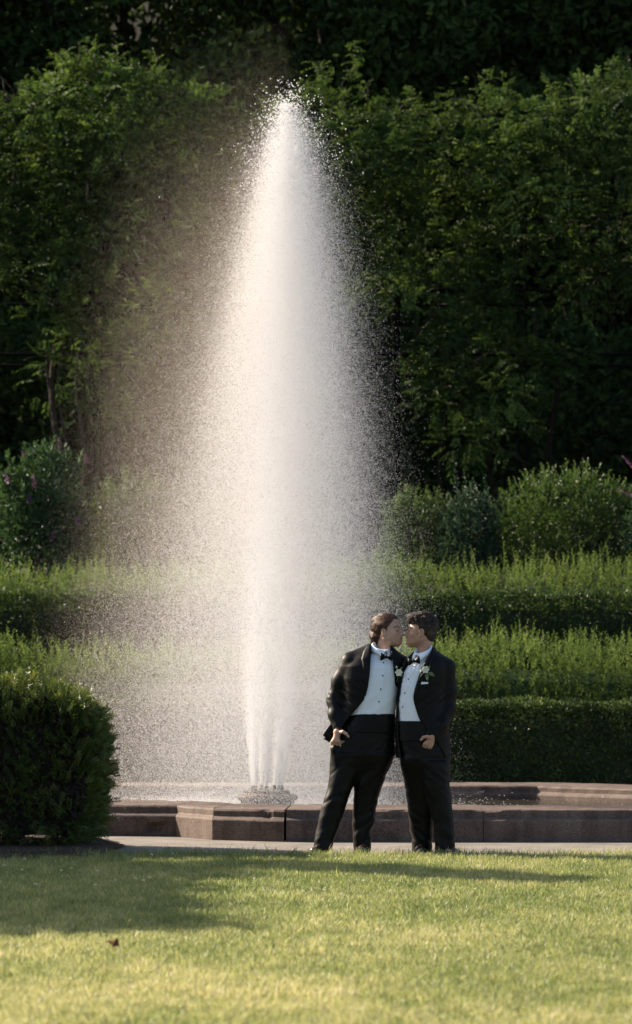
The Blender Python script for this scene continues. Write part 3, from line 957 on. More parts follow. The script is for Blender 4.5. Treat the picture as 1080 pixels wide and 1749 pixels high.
# clover heads
m = 46
x = rng.uniform(-2.4, 2.2, m); y = rng.uniform(17, 21.0, m)
a = Acc()
for q in range(m):
    d = rand_dirs(12); d[:, 2] = np.abs(d[:, 2])
    a.leaves(np.array([x[q], y[q], .045]) + d * .003, d, rand_dirs(12), .011, .007, rng.random(12))
o = a.build('clover_flowers', M['clover']); o['kind'] = 'stuff'
# a dead leaf and two pale grass stalks near it
fl = thing('fallen_leaf', 'small curled reddish brown dead leaf lying on the sunny lawn at the lower left', 'leaf', (PX(192, 13.75), 13.75, .035))
a = Acc()
a.leaves(np.array([[0, 0, 0], [.005, .0, .005]]), np.array([[.6, .2, .9], [-.5, .2, .5]]), np.array([[.6, -.7, .2], [.4, -.7, .5]]), [.055, .045], [.035, .03], [.2, .8], .3, .5)
a.tube([(0, 0, 0), (.01, .0, -.012), (.024, -.004, -.02)], .0014, 4)
a.build('blade', plain('dead_leaf', (.22, .07, .03), .7), fl)
for (px, py, hh) in [(213, 1600, .085), (250, 1592, .06), (455, 1490, .10)]:
    Yq = 6500 / (py - HOR)
    st = thing('grass_stalk', {213: 'tall dry grass stalk leaning at the edge of the big lawn shadow', 250: 'short dry grass stalk at the edge of the big lawn shadow', 455: 'thin dry grass stalk in the lawn shade near the path'}[px], 'grass stalk', (PX(px, Yq), Yq, 0))
    a = Acc(); a.tube([(0, 0, 0), (.006, 0, hh * .5), (.03, 0, hh)], [.0016, .0013, .001], 4)
    m = 16; f = np.linspace(.55, 1, m)
    a.leaves(np.stack([.03 * f ** 2, 0 * f, hh * f], 1), unit(rand_dirs(m) * .5 + np.array([.3, 0, 1])), rand_dirs(m), .014, .004, .9)
    a.build('stem', plain('dry_grass', (.42, .33, .17), .7), st)

# ------------------------------------------------------------------ the water jet
G = 9.81
jet = thing('fountain_jet', 'tall white jet of water and drifting spray rising from the fountain pool', 'fountain jet', (JX, JY, 0.30))


def points_object(name, P, rad, mat, parent):
    P = P - np.array(parent.location)
    me = bpy.data.meshes.new(name)
    me.vertices.add(len(P)); me.vertices.foreach_set('co', P.astype(np.float32).ravel())
    at = me.attributes.new('rad', 'FLOAT', 'POINT'); at.data.foreach_set('value', rad.astype(np.float32))
    me.materials.append(mat)
    o = bpy.data.objects.new(name, me); C.objects.link(o); o.parent = parent
    ng = bpy.data.node_groups.new(name, 'GeometryNodeTree')
    ng.interface.new_socket('Geometry', in_out='INPUT', socket_type='NodeSocketGeometry')
    ng.interface.new_socket('Geometry', in_out='OUTPUT', socket_type='NodeSocketGeometry')
    i_ = ng.nodes.new('NodeGroupInput'); o_ = ng.nodes.new('NodeGroupOutput')
    mp = ng.nodes.new('GeometryNodeMeshToPoints'); na = ng.nodes.new('GeometryNodeInputNamedAttribute')
    na.data_type = 'FLOAT'; na.inputs[0].default_value = 'rad'
    sm = ng.nodes.new('GeometryNodeSetMaterial'); sm.inputs['Material'].default_value = mat
    ng.links.new(i_.outputs[0], mp.inputs['Mesh']); ng.links.new(na.outputs['Attribute'], mp.inputs['Radius'])
    ng.links.new(mp.outputs[0], sm.inputs['Geometry']); ng.links.new(sm.outputs[0], o_.inputs[0])
    md = o.modifiers.new('points', 'NODES'); md.node_group = ng
    o['kind'] = 'stuff'
    return o


def ballistic(p, v, vt, wind, age, dt=0.03):
    """drops falling with drag: vt terminal speed, wind the air's own speed"""
    tau = (vt / G)[:, None]
    alive = np.ones(len(p), bool)
    for s in range(int(age.max() / dt) + 1):
        act = (age > s * dt) & alive
        if not act.any():
            break
        q = np.where(act)[0]
        air = wind[q].copy()
        k = np.exp(-dt / tau[q])
        target = air + np.array([0, 0, -1.0]) * vt[q][:, None]
        v[q] = target + (v[q] - target) * k
        p[q] = p[q] + v[q] * dt
        alive[q] = p[q, 2] > 0.13
    return p, alive


V0 = math.sqrt(2 * G * 6.12)


def core_points(n, mode='time'):
    if mode == 'time':
        tt = rng.uniform(0, V0 / G * .99, n); z = V0 * tt - G * tt * tt / 2
    else:
        z = rng.uniform(0, 6.0, n) if mode == 'z' else 3.6 * rng.beta(1, 1.9, n)
    j = rng.integers(0, NJ, n); ang = j / NJ * 2 * PI + .2
    rr_ = .135 * (1 + .55 * np.minimum(z, 1.2)) * np.clip(1.15 - z / 4.5, .1, 1)
    sg = .006 + .045 * np.minimum(z, 2.2) + .012 * np.maximum(z - 2.2, 0)
    sg = sg * np.clip((6.1 - z) / 2.2, .22, 1)
    return np.stack([JX + .028 * z + rr_ * np.cos(ang) + rng.normal(0, 1, n) * sg, JY + rr_ * np.sin(ang) + rng.normal(0, 1, n) * sg, .335 + z], 1), z


def emit(n, gam, lat, vup, vt, wx, ages, zmin=1.2, wnoise=.12, bias=0.0, gusts=140, linger=0.0, dt=.05):
    p, _ = core_points(n)
    z = np.clip(6.45 - rng.gamma(gam[0], gam[1], n), zmin, 6.45)
    # a drop belongs to a gust: those of one gust drift together and fall as a curtain
    gid = rng.integers(0, gusts, n)
    gw = rng.uniform(-1.45, 1.45, (gusts, 2)) * wnoise; gz = rng.normal(0, .5, gusts)
    if linger > 0:
        z = z + rng.uniform(-.2, 1.0, n) * (rng.random(n) < .5)
    p[:, 2] = z; sp = .04 + .118 * np.maximum(6.45 - z, 0)
    an = rng.uniform(0, 2 * PI, n); dr = 2.0 * np.sqrt(rng.random(n)) * sp
    p[:, 0] = JX + .028 * z + np.cos(an) * dr + rng.normal(0, .04, n) - linger * rng.exponential(1, n); p[:, 1] = JY + np.sin(an) * dr + rng.normal(0, .04, n)
    v = np.stack([rng.normal(bias, lat, n), rng.normal(0, lat, n), rng.uniform(*vup, n)], 1)
    u = rng.uniform(.3, 1.25, n) if linger == 0 else rng.uniform(.5, 1.1, n)
    wind = np.stack([wx * u + gw[gid, 0] + rng.normal(0, wnoise * .35, n), gw[gid, 1] + rng.normal(0, wnoise * .35, n), np.zeros(n)], 1)
    wind[:, 0] = np.where(wind[:, 0] > .2, .2 + (wind[:, 0] - .2) * .4, wind[:, 0])
    p, al = ballistic(p, v, vt, wind, rng.uniform(0, ages, n), dt)
    return p[al]


A1, z1 = core_points(12000); A2, z2 = core_points(30000, 'z'); A3, _ = core_points(30000, 'low')
A1 = A1[rng.random(len(A1)) < np.clip((4.6 - z1) / 2.0, .22, 1)]
A2 = A2[rng.random(len(A2)) < np.clip((4.6 - z2) / 2.5, .18, 1)]
P = np.vstack([A1, A2, A3])
points_object('water_column', P, rng.uniform(.0028, .005, len(P)), M['drop'], jet)
n = 3300000
vt = rng.uniform(2.2, 6.0, n)
P = emit(n, (1.75, 1.1), .75, (-.2, 1.5), vt, -.27, 2.4, wnoise=.62, bias=.18)
P = P[P[:, 0] > np.interp(P[:, 2], [1.2, 2.4, 7], [-2.2, -1.95, -1.8]) + .13 * rng.normal(size=len(P))]
points_object('falling_drops', P, rng.uniform(.0009, .00215, len(P)) * (1 + .7 * (rng.random(len(P)) < .05)), M['drop'], jet)
n = 3900000
P = emit(n, (1.6, 1.3), .8, (-.3, 1.0), rng.uniform(.5, 2.0, n), -.44, 4.4, wnoise=.26, linger=.38, gusts=70, dt=.09)
P = P[P[:, 0] > np.interp(P[:, 2], [1.2, 2.4, 7], [-2.3, -2.0, -1.75]) + .22 * rng.normal(size=len(P))]
points_object('mist', P, rng.uniform(.00038, .00076, len(P)), M['mist'], jet)
# separate big drops thrown clear of the spray
n = 26000
P = emit(n, (.9, .8), .62, (.2, 2.9), rng.uniform(5.0, 8.0, n), -.1, 1.4, wnoise=.05, bias=.10)
pick = rng.random(len(P)) < .5
P = P[pick]
r = rng.uniform(.0018, .0045, len(P)) * (1 + .7 * (P[:, 2] > 5.6))
oct_ = np.array([(1, 0, 0), (-1, 0, 0), (0, 1, 0), (0, -1, 0), (0, 0, 1.15), (0, 0, -1.15)], float)
of = np.array([(0, 2, 4), (2, 1, 4), (1, 3, 4), (3, 0, 4), (2, 0, 5), (1, 2, 5), (3, 1, 5), (0, 3, 5)])
V = (P[:, None] - np.array(jet.location) + oct_[None] * r[:, None, None]).reshape(-1, 3)
F = (np.arange(len(P))[:, None, None] * 6 + of[None]).reshape(-1, 3)
o = mk('water_drops', V, F, M['drop'], jet, smooth=True); o['kind'] = 'stuff'
# splash over the pool where the spray lands
n = 26000
ang = rng.uniform(0, 2 * PI, n); rd = np.abs(rng.normal(0, 1.0, n))
P = np.stack([JX - .35 + rd * np.cos(ang) * 1.1, JY + rd * np.sin(ang), .12 + rng.exponential(.035, n)], 1)
k = (np.hypot(P[:, 0] - JX, P[:, 1] - JY) > .5) & (P[:, 1] > 24.6) & (P[:, 1] < 28.3) & (P[:, 0] > -3.4)
points_object('splash', P[k], rng.uniform(.0015, .0045, k.sum()), M['drop'], jet)
#PART4
# ------------------------------------------------------------------ the two men
PY0 = 21.6
SC = FPX / PY0


class Vox:
    """signed distance field on a grid, meshed with surface nets"""
    def __init__(s, lo, hi, h):
        s.lo = np.array(lo, float); s.h = h
        n = np.ceil((np.array(hi) - s.lo) / h).astype(int) + 1
        s.ax = [s.lo[i] + h * np.arange(n[i]) for i in range(3)]
        s.F = np.full(n, 0.3)

    def sl(s, lo, hi, pad):
        r = []
        for i in range(3):
            a = int(np.clip((lo[i] - pad - s.lo[i]) / s.h, 0, len(s.ax[i]))); b = int(np.clip((hi[i] + pad - s.lo[i]) / s.h + 2, 0, len(s.ax[i])))
            r.append(slice(a, b))
        return tuple(r)

    def co(s, q):
        return s.ax[0][q[0]][:, None, None], s.ax[1][q[1]][None, :, None], s.ax[2][q[2]][None, None, :]

    def comb(s, q, d, k, op):
        if d.size == 0:
            return
        f = s.F[q]
        if op == 'sub':
            a, b = -f, d            # smooth max(f, -d) = -smin(-f, d)
        else:
            a, b = f, d
        if k > 0:
            hh = np.clip(.5 + .5 * (b - a) / k, 0, 1)
            m = b + (a - b) * hh - k * hh * (1 - hh)
        else:
            m = np.minimum(a, b)
        s.F[q] = -m if op == 'sub' else m

    def cone(s, a, b, ra, rb, k=.02, op='add', flat=None):
        a = np.array(a, float); b = np.array(b, float); R_ = max(ra, rb)
        q = s.sl(np.minimum(a, b) - R_, np.maximum(a, b) + R_, k + .03)
        x, y, z = s.co(q)
        ab = b - a; L2 = max((ab * ab).sum(), 1e-9)
        t = np.clip(((x - a[0]) * ab[0] + (y - a[1]) * ab[1] + (z - a[2]) * ab[2]) / L2, 0, 1)
        fy = 1 if flat is None else 1 / flat
        d = np.sqrt((x - a[0] - t * ab[0]) ** 2 + ((y - a[1] - t * ab[1]) * fy) ** 2 + (z - a[2] - t * ab[2]) ** 2) - (ra + t * (rb - ra))
        s.comb(q, d, k, op)

    def path(s, pts, rad, k=.02, flat=None):
        for i in range(len(pts) - 1):
            s.cone(pts[i], pts[i + 1], rad[i], rad[i + 1], k, flat=flat)

    def ell(s, c, r, k=.02, op='add'):
        c = np.array(c, float); r = np.array(r, float)
        q = s.sl(c - r, c + r, k + .03)
        x, y, z = s.co(q)
        k0 = np.sqrt(((x - c[0]) / r[0]) ** 2 + ((y - c[1]) / r[1]) ** 2 + ((z - c[2]) / r[2]) ** 2)
        k1 = np.sqrt(((x - c[0]) / r[0] ** 2) ** 2 + ((y - c[1]) / r[1] ** 2) ** 2 + ((z - c[2]) / r[2] ** 2) ** 2) + 1e-9
        s.comb(q, k0 * (k0 - 1) / k1, k, op)

    def loft(s, keys, k=.02, p=2.3, grow=0.0, caps=True):
        """keys: (z, x centre, half width, y centre, half depth) going up"""
        K = np.array(sorted(keys), float)
        hw = K[:, 2].max() + .02
        q = s.sl((K[:, 1].min() - hw, (K[:, 3] - K[:, 4]).min() - .02, K[0, 0]), (K[:, 1].max() + hw, (K[:, 3] + K[:, 4]).max() + .02, K[-1, 0]), k + .03)
        x, y, z = s.co(q)
        zc = np.clip(z, K[0, 0], K[-1, 0])
        cx, a, cy, b = [np.interp(zc, K[:, 0], K[:, j]) for j in (1, 2, 3, 4)]
        a = a + grow; b = b + grow
        d = ((np.abs(x - cx) / a) ** p + (np.abs(y - cy) / b) ** p) ** (1 / p) - 1
        d = d * np.minimum(a, b)
        if caps:
            d = np.maximum(d, np.maximum(z - K[-1, 0], K[0, 0] - z))
        s.comb(q, d, k, 'add')

    def disp(s, fn, band=.03):
        m = np.where(np.abs(s.F) < band)
        s.F[m] += fn(s.ax[0][m[0]], s.ax[1][m[1]], s.ax[2][m[2]])

    def where(s, fn):
        """fn(x, y, z) gives a distance; keep only the inside of it (intersection)"""
        x, y, z = s.co((slice(None),) * 3)
        s.F = np.maximum(s.F, fn(x, y, z))

    def mesh(s):
        F = s.F; S = F < 0
        nx, ny, nz = F.shape
        c = [S[i:nx - 1 + i, j:ny - 1 + j, k:nz - 1 + k] for i in (0, 1) for j in (0, 1) for k in (0, 1)]
        cnt = sum(a.astype(np.int8) for a in c)
        A = np.argwhere((cnt > 0) & (cnt < 8))
        idx = -np.ones((nx - 1, ny - 1, nz - 1), np.int32); idx[tuple(A.T)] = np.arange(len(A))
        offs = np.array([(i, j, k) for i in (0, 1) for j in (0, 1) for k in (0, 1)])
        acc = np.zeros((len(A), 3)); num = np.zeros(len(A))
        for i in range(8):
            for j in range(i + 1, 8):
                if np.abs(offs[i] - offs[j]).sum() != 1:
                    continue
                fa = F[tuple((A + offs[i]).T)]; fb = F[tuple((A + offs[j]).T)]
                m = (fa < 0) != (fb < 0)
                t = np.where(m, fa / np.where(m, fa - fb, 1), 0)
                acc += np.where(m[:, None], offs[i] + (offs[j] - offs[i]) * t[:, None], 0); num += m
        V = s.lo + (A + acc / num[:, None]) * s.h
        Q = []
        for ax_ in range(3):
            sa = [slice(None)] * 3; sb = [slice(None)] * 3
            sa[ax_] = slice(0, -1); sb[ax_] = slice(1, None)
            ch = S[tuple(sa)] != S[tuple(sb)]
            E = np.argwhere(ch)
            u, v = [(1, 2), (2, 0), (0, 1)][ax_]
            ok = (E[:, u] > 0) & (E[:, v] > 0) & (E[:, u] < F.shape[u] - 1) & (E[:, v] < F.shape[v] - 1)
            E = E[ok]
            ins = S[tuple(E.T)]
            eu = np.zeros(3, int); eu[u] = 1; ev = np.zeros(3, int); ev[v] = 1
            qd = np.stack([idx[tuple((E - eu - ev).T)], idx[tuple((E - ev).T)], idx[tuple(E.T)], idx[tuple((E - eu).T)]], 1)
            qd[~ins] = qd[~ins][:, ::-1]
            Q.append(qd)
        return V, np.vstack(Q)


def cloth(name, col, rough, sheen, weave=900, bs=.15):
    m, t, p, out = new_mat(name)
    n = tex_noise(t, 40, 4)
    c = ramp(t, [(0.3, tuple(v * .75 for v in col)), (0.7, tuple(v * 1.25 for v in col))], n)
    t.links.new(c, p.inputs['Base Color'])
    p.inputs['Roughness'].default_value = rough
    p.inputs['Specular IOR Level'].default_value = .15
    p.inputs['Sheen Weight'].default_value = sheen
    p.inputs['Sheen Roughness'].default_value = .4
    p.inputs['Sheen Tint'].default_value = (.9, .75, .6, 1)
    bump(t, tex_noise(t, weave, 2), bs, .001, p)
    return m


def skin_mat(name, col, hair):
    m, t, p, out = new_mat(name)
    n = tex_noise(t, 60, 4)
    c = ramp(t, [(0.3, tuple(v * .88 for v in col)), (0.7, tuple(v * 1.1 for v in col))], n)
    for nm, cc in (('red', (.30, .09, .075)), ('stubble_and_shade', tuple(v * .55 for v in col)), ('dark', hair)):
        a = t.nodes.new('ShaderNodeAttribute'); a.attribute_name = nm
        c = mixcol(t, a.outputs['Fac'], c, cc)
    t.links.new(c, p.inputs['Base Color'])
    p.inputs['Roughness'].default_value = .5
    p.inputs['Subsurface Weight'].default_value = .12
    p.inputs['Subsurface Radius'].default_value = (.012, .005, .003)
    p.inputs['Subsurface Scale'].default_value = .6
    return m


def hair_mat(name, c0, c1):
    m, t, p, out = new_mat(name)
    a = t.nodes.new('ShaderNodeAttribute'); a.attribute_name = 'tint'
    t.links.new(ramp(t, [(0, c0), (1, c1)], a.outputs['Fac']), p.inputs['Base Color'])
    p.inputs['Roughness'].default_value = .5
    p.inputs['Specular IOR Level'].default_value = .45
    return m


M['suit'] = cloth('black_wool', (.0032, .0030, .0028), .5, .03)
M['trouser'] = cloth('black_trouser_wool', (.0032, .0029, .0027), .46, .06)
M['satin'] = plain('black_satin', (.0035, .0035, .0037), .5, .15)
M['shirt'] = plain('white_shirt_cotton', (.74, .77, .82), .85, .2)
M['shirt_button'] = plain('black_stud', (.006, .006, .006), .25)
M['shoe'] = plain('dark_leather', (.03, .016, .010), .25)
M['petal'] = plain('white_petal', (.80, .78, .66), .6)
M['green_leaf'] = leaf_mat('boutonniere_leaf', [(0, (.05, .085, .035)), (1, (.16, .21, .10))], trans=.25)
M['skin_a'] = skin_mat('skin_light', (.47, .275, .195), (.030, .017, .011))
M['skin_b'] = skin_mat('skin_warm', (.41, .225, .15), (.016, .011, .009))
M['hair_a'] = hair_mat('brown_hair', (.014, .006, .0035), (.13, .055, .024))
M['hair_b'] = hair_mat('dark_hair', (.010, .007, .005), (.06, .032, .018))


def head_vox(style):
    v = Vox((-.15, -.125, -.27), (.16, .125, .165), .0030)
    v.ell((-.012, 0, .032), (.098, .076, .088), 0)
    v.ell((.026, 0, -.03), (.062, .064, .088), .03)
    for s in (-1, 1):
        v.cone((-.004, s * .050, -.055), (.062, s * .018, -.094), .022, .018, .03)
        v.ell((.058, s * .040, -.026), (.024, .022, .022), .025)
        v.cone((.070, s * .038, .016), (.083, s * .012, .016), .011, .011, .018)
    v.ell((.074, 0, -.097), (.018, .021, .017), .02)
    v.ell((.05, 0, -.065), (.045, .042, .035), .03)
    for s in (-1, 1):
        v.ell((.096, s * .033, -.003), (.018, .017, .012), .012, 'sub')
        v.ell((.073, s * .031, -.004), (.0165, .0155, .0125), .006)
    v.cone((.084, 0, .010), (.108, 0, -.030), .0085, .0105, .012)
    v.ell((.110, 0, -.033), (.012, .011, .0095), .008)
    for s in (-1, 1):
        v.ell((.097, s * .0125, -.038), (.013, .0085, .0085), .006)
    v.ell((.089, 0, -.050), (.012, .016, .012), .012)
    v.ell((.0925, 0, -.0605), (.0115, .023, .0062), .005)
    v.ell((.0905, 0, -.0725), (.0115, .020, .0070), .005)
    v.ell((.104, 0, -.0665), (.012, .026, .0013), .002, 'sub')
    for s in (-1, 1):
        v.ell((-.008, s * .077, -.008), (.020, .009, .032), .006)
        v.ell((.000, s * .076, -.032), (.010, .007, .013), .006)
        v.ell((-.002, s * .087, -.004), (.010, .006, .018), .004, 'sub')
    if style == 'a':
        v.cone((-.028, 0, -.05), (-.060, 0, -.25), .057, .058, .03)
    else:
        v.cone((-.030, 0, -.05), (-.050, 0, -.25), .055, .056, .03)
    V, F = v.mesh()
    x, y, z = V.T
    ay = np.abs(y)
    sm = lambda a, b, t: np.clip((t - a) / (b - a), 0, 1)
    lip = np.exp(-((z + .0665) / .0095) ** 4) * (x > .083) * np.clip(1 - ay / .027, 0, 1) ** .5
    brow = np.exp(-((z - (.0235 + .004 * np.sin((ay - .012) / .042 * PI) - .004 * sm(.04, .056, ay))) / .0042) ** 4) * (x > .045) * (ay > .012) * (ay < .056)
    lash = np.exp(-((z + .0075 - .12 * (ay - .032) ** 2 / .015) / .0026) ** 4) * (x > .06) * (ay > .016) * (ay < .048)
    stub = .35 * sm(-.045, -.07, z) * (x > -.01) * sm(-.17, -.12, z) * (1 - np.clip(lip * 2, 0, 1)) * (1 if style == 'a' else .4)
    inner_ear = .45 * np.exp(-(((x + .002) / .009) ** 2 + ((z + .004) / .016) ** 2)) * (ay > .07)  # ear hollow reddened, and its shade put into the skin colour
    return V, F, dict(red=np.clip(.6 * lip + inner_ear * .6 + .18 * np.exp(-(((x - .112) / .015) ** 2 + ((z + .033) / .012) ** 2)), 0, 1), stubble_and_shade=stub + inner_ear, dark=np.clip(.85 * brow + .9 * lash, 0, 1))


def hair_vox(style):
    v = Vox((-.17, -.125, -.15), (.16, .125, .185), .0035)
    if style == 'a':
        v.ell((-.024, 0, .038), (.112, .090, .092), 0)
        v.ell((-.005, 0, .080), (.080, .066, .043), .02)
        v.ell((-.098, 0, -.030), (.046, .068, .068), .03)
        v.ell((-.108, 0, -.085), (.030, .054, .036), .02)
        hz = [(-.14, -.066), (-.10, -.062), (-.06, -.040), (-.03, -.024), (-.022, .016), (.03, .022), (.05, .040), (.07, .056), (.09, .066), (.13, .09)]
    else:
        v.ell((-.018, 0, .044), (.108, .090, .094), 0)
        v.ell((.030, 0, .098), (.078, .068, .036), .02)
        v.ell((.070, 0, .082), (.034, .052, .024), .015)
        v.ell((-.070, 0, -.02), (.042, .070, .055), .03)
        hz = [(-.14, -.10), (-.10, -.082), (-.06, -.052), (-.03, -.026), (-.022, .004), (.02, .012), (.045, .024), (.058, .062), (.066, .115), (.13, .13)]
    H = np.array(hz)
    if style == 'a':
        v.disp(lambda x, y, z: .0065 * vnoise(x * 11, y * 95, (z + .3 * x) * 62, 5) + .006 * vnoise(x * 9, y * 35, (z + .35 * x) * 26, 7))
    else:
        v.disp(lambda x, y, z: (.006 * vnoise(x * 48, y * 48, z * 48, 5) + .007 * vnoise(x * 28, y * 28, z * 28, 7)) * np.clip((z + .02) / .05, .25, 1))
    wob = lambda z, y: .004 * np.sin(y * 180) + .004 * np.sin(y * 61 + z * 50)
    v.where(lambda x, y, z: x - np.interp(z, H[:, 0], H[:, 1]) + wob(z, y))
    # keep the ears free
    for s in (-1, 1):
        v.ell((-.006, s * .085, -.008), (.024, .020, .032), .004, 'sub')
    V, F = v.mesh()
    if style == 'a':
        t = .4 + .45 * vnoise(V[:, 0] * 12, V[:, 1] * 130, (V[:, 2] + .3 * V[:, 0]) * 90, 9)
    else:
        t = .4 + .4 * vnoise(V[:, 0] * 60, V[:, 1] * 60, V[:, 2] * 60, 9)
    return V, F, np.clip(t, 0, 1)


def locks(style, acc, V, F):
    """tapering strands combed over the hair surface, in head coordinates"""
    bvh = BVHTree.FromPolygons([tuple(c) for c in V], [tuple(f) for f in F])
    pick = rng.choice(len(V), 2300 if style == 'a' else 1700, replace=False)
    for q in pick:
        p = Vector(V[q]); top = p.z > (.055 if p.x < .05 else .04)
        if style == 'a':
            comb = Vector((-1, .12 * math.sin(q), -.25 - .6 * max(0, .05 - p.z) / .1)); step, ns, r0 = rng.uniform(.008, .013), 7, rng.uniform(.0010, .0019)
            if p.z < -.06: comb = Vector((-.4, .1 * math.sin(q), -1))
        elif top:
            a_ = 6.3 * (vnoise(p.x * 30, p.y * 30, p.z * 30, 77) * .9 + q * .02); comb = Vector((.6 + math.cos(a_), math.sin(a_), .3 * math.sin(a_ * 2))); step, ns, r0 = .0075, 7, rng.uniform(.0014, .0024)
        else:
            comb = Vector((-.45, 0, -1)); step, ns, r0 = .005, 5, .0009
        pts = []
        for k in range(ns):
            loc, nor, _, _ = bvh.find_nearest(p)
            if loc is None:
                break
            lift = (.0012 if style == 'a' else (.0035 if top else .0004)) * (1 + math.sin(k * 1.1 + q))
            pts.append(loc + nor * lift)
            if style == 'b' and top:
                comb.rotate(Matrix.Rotation(.55 * (1 if q % 2 else -1), 3, nor))
            d = comb - nor * comb.dot(nor)
            if d.length < .1:
                break
            p = loc + d.normalized() * step
        if len(pts) < 4:
            continue
        f = np.linspace(0, 1, len(pts))
        acc.tube([tuple(c) for c in pts], r0 * np.sin(PI * (.12 + .82 * f)), 3, float(np.clip(.5 + .28 * rng.normal(), 0, 1)))


class Man:
    def __init__(s, px0, label):
        s.x0 = (px0 - 540) / SC
        s.t = thing('person', label, 'person', (s.x0, PY0, 0.0), 'two men in tuxedos')

    def X(s, px):
        return (px - 540.0) / SC - s.x0

    def Z(s, py):
        return CAMH + (HOR - py) / SC

    def P(s, px, py, d=0.0):
        return np.array([s.X(px), d, s.Z(py)])

    def keys(s, rows):
        """(py, x left, x right, depth centre, half depth) -> loft keys"""
        return [(s.Z(r[0]), (s.X(r[1]) + s.X(r[2])) / 2, (r[2] - r[1]) / 2 / SC, r[3], r[4]) for r in rows]

    def vox(s, pxa, pxb, pya, pyb, h, d0=-.26, d1=.30):
        return Vox((s.X(pxa), d0, s.Z(pyb)), (s.X(pxb), d1, s.Z(pya)), h)

    def part(s, name, VF, mat, smooth=True, parent=None, **kw):
        return mk(name, VF[0], VF[1], mat, parent or s.t, smooth, **kw)

    def edge(s, rows):
        r = np.array(sorted([(s.Z(a), s.X(b)) for a, b in rows]))
        return lambda z: np.interp(z, r[:, 0], r[:, 1])

    def bvh(s, o):
        me = o.data
        co = np.empty(len(me.vertices) * 3, np.float32); me.vertices.foreach_get('co', co)
        return BVHTree.FromPolygons([tuple(c) for c in co.reshape(-1, 3)], [tuple(p.vertices) for p in me.polygons])

    def surf(s, bvh, x, z, default=-.12):
        hit = bvh.ray_cast(Vector((x, -1.0, z)), Vector((0, 1, 0)))
        return hit[0].y if hit[0] is not None else default

    def strip(s, name, rows, bvh, lift, mat, parent=None, nu=6, dens=5, puff=.002):
        """raised band on the front of a garment: rows of (py, x left, x right)"""
        R_ = np.array(rows, float)
        t = np.linspace(0, len(R_) - 1, (len(R_) - 1) * dens + 1)
        py, xl, xr = [np.interp(t, np.arange(len(R_)), R_[:, j]) for j in range(3)]
        m = len(t)
        V = np.empty((m, nu, 3)); last = -.12
        for i in range(m):
            ys = []
            for j in range(nu):
                f = j / (nu - 1)
                x = s.X(xl[i] + (xr[i] - xl[i]) * f); z = s.Z(py[i])
                y = s.surf(bvh, x, z, last)
                if y > last + .05 and i > 0:
                    y = last
                last = y
                V[i, j] = (x, y - lift - puff * math.sin(PI * f), z)
        B = V.copy(); B[:, :, 1] += lift + .010
        VV = np.vstack([V.reshape(-1, 3), B.reshape(-1, 3)]); o = m * nu
        F = []
        for i in range(m - 1):
            for j in range(nu - 1):
                a = i * nu + j
                F.append((a, a + nu, a + nu + 1, a + 1)); F.append((o + a, o + a + 1, o + a + nu + 1, o + a + nu))
        for i in range(m - 1):
            for j, fl in ((0, 0), (nu - 1, 1)):
                a = i * nu + j; q = (a, o + a, o + a + nu, a + nu)
                F.append(q if not fl else q[::-1])
        for j in range(nu - 1):
            for i, fl in ((0, 1), (m - 1, 0)):
                a = i * nu + j; q = (a, o + a, o + a + 1, a + 1)
                F.append(q if not fl else q[::-1])
        return mk(name, VV, F, mat, parent or s.t, True)

    def collar(s, pxc, pyc, dc, front, r0, r1, slope, h, mat):
        f = np.array([front[0], front[1], 0]); f /= np.linalg.norm(f); l = np.array([-f[1], f[0], 0])
        c = s.P(pxc, pyc, dc)
        phis = np.linspace(-PI + .0, PI, 61)
        rows = []
        for ph in phis:
            a = abs(ph)
            dirv = f * math.cos(ph) + l * math.sin(ph)
            zt = c[2] + .014 - slope * math.cos(ph)
            gap = 1 if a > .16 else 0
            drop = h + .022 * math.exp(-((a - .42) / .22) ** 2)
            if a < .16:
                drop = h * .35
            rr0, rr1 = r0, r1 + .006 * math.exp(-((a - .45) / .3) ** 2)
            rows.append([c * [1, 1, 0] + dirv * (rr0 - .006) + [0, 0, zt - .035], c * [1, 1, 0] + dirv * (rr0 - .003) + [0, 0, zt - .003], c * [1, 1, 0] + dirv * (rr0 + .001) + [0, 0, zt],
                         c * [1, 1, 0] + dirv * (rr0 + .006) + [0, 0, zt - .004], c * [1, 1, 0] + dirv * ((rr0 + rr1) / 2 + .005) + [0, 0, zt - drop * .5], c * [1, 1, 0] + dirv * (rr1 + .003) + [0, 0, zt - drop],
                         c * [1, 1, 0] + dirv * (rr1 - .004) + [0, 0, zt - drop]])
        V = np.array(rows); m, k = V.shape[:2]; V = V.reshape(-1, 3)
        F = [(i * k + j, (i + 1) * k + j, (i + 1) * k + j + 1, i * k + j + 1) for i in range(m - 1) for j in range(k - 1)]
        return mk('shirt_collar', V, F, mat, s.t, True)

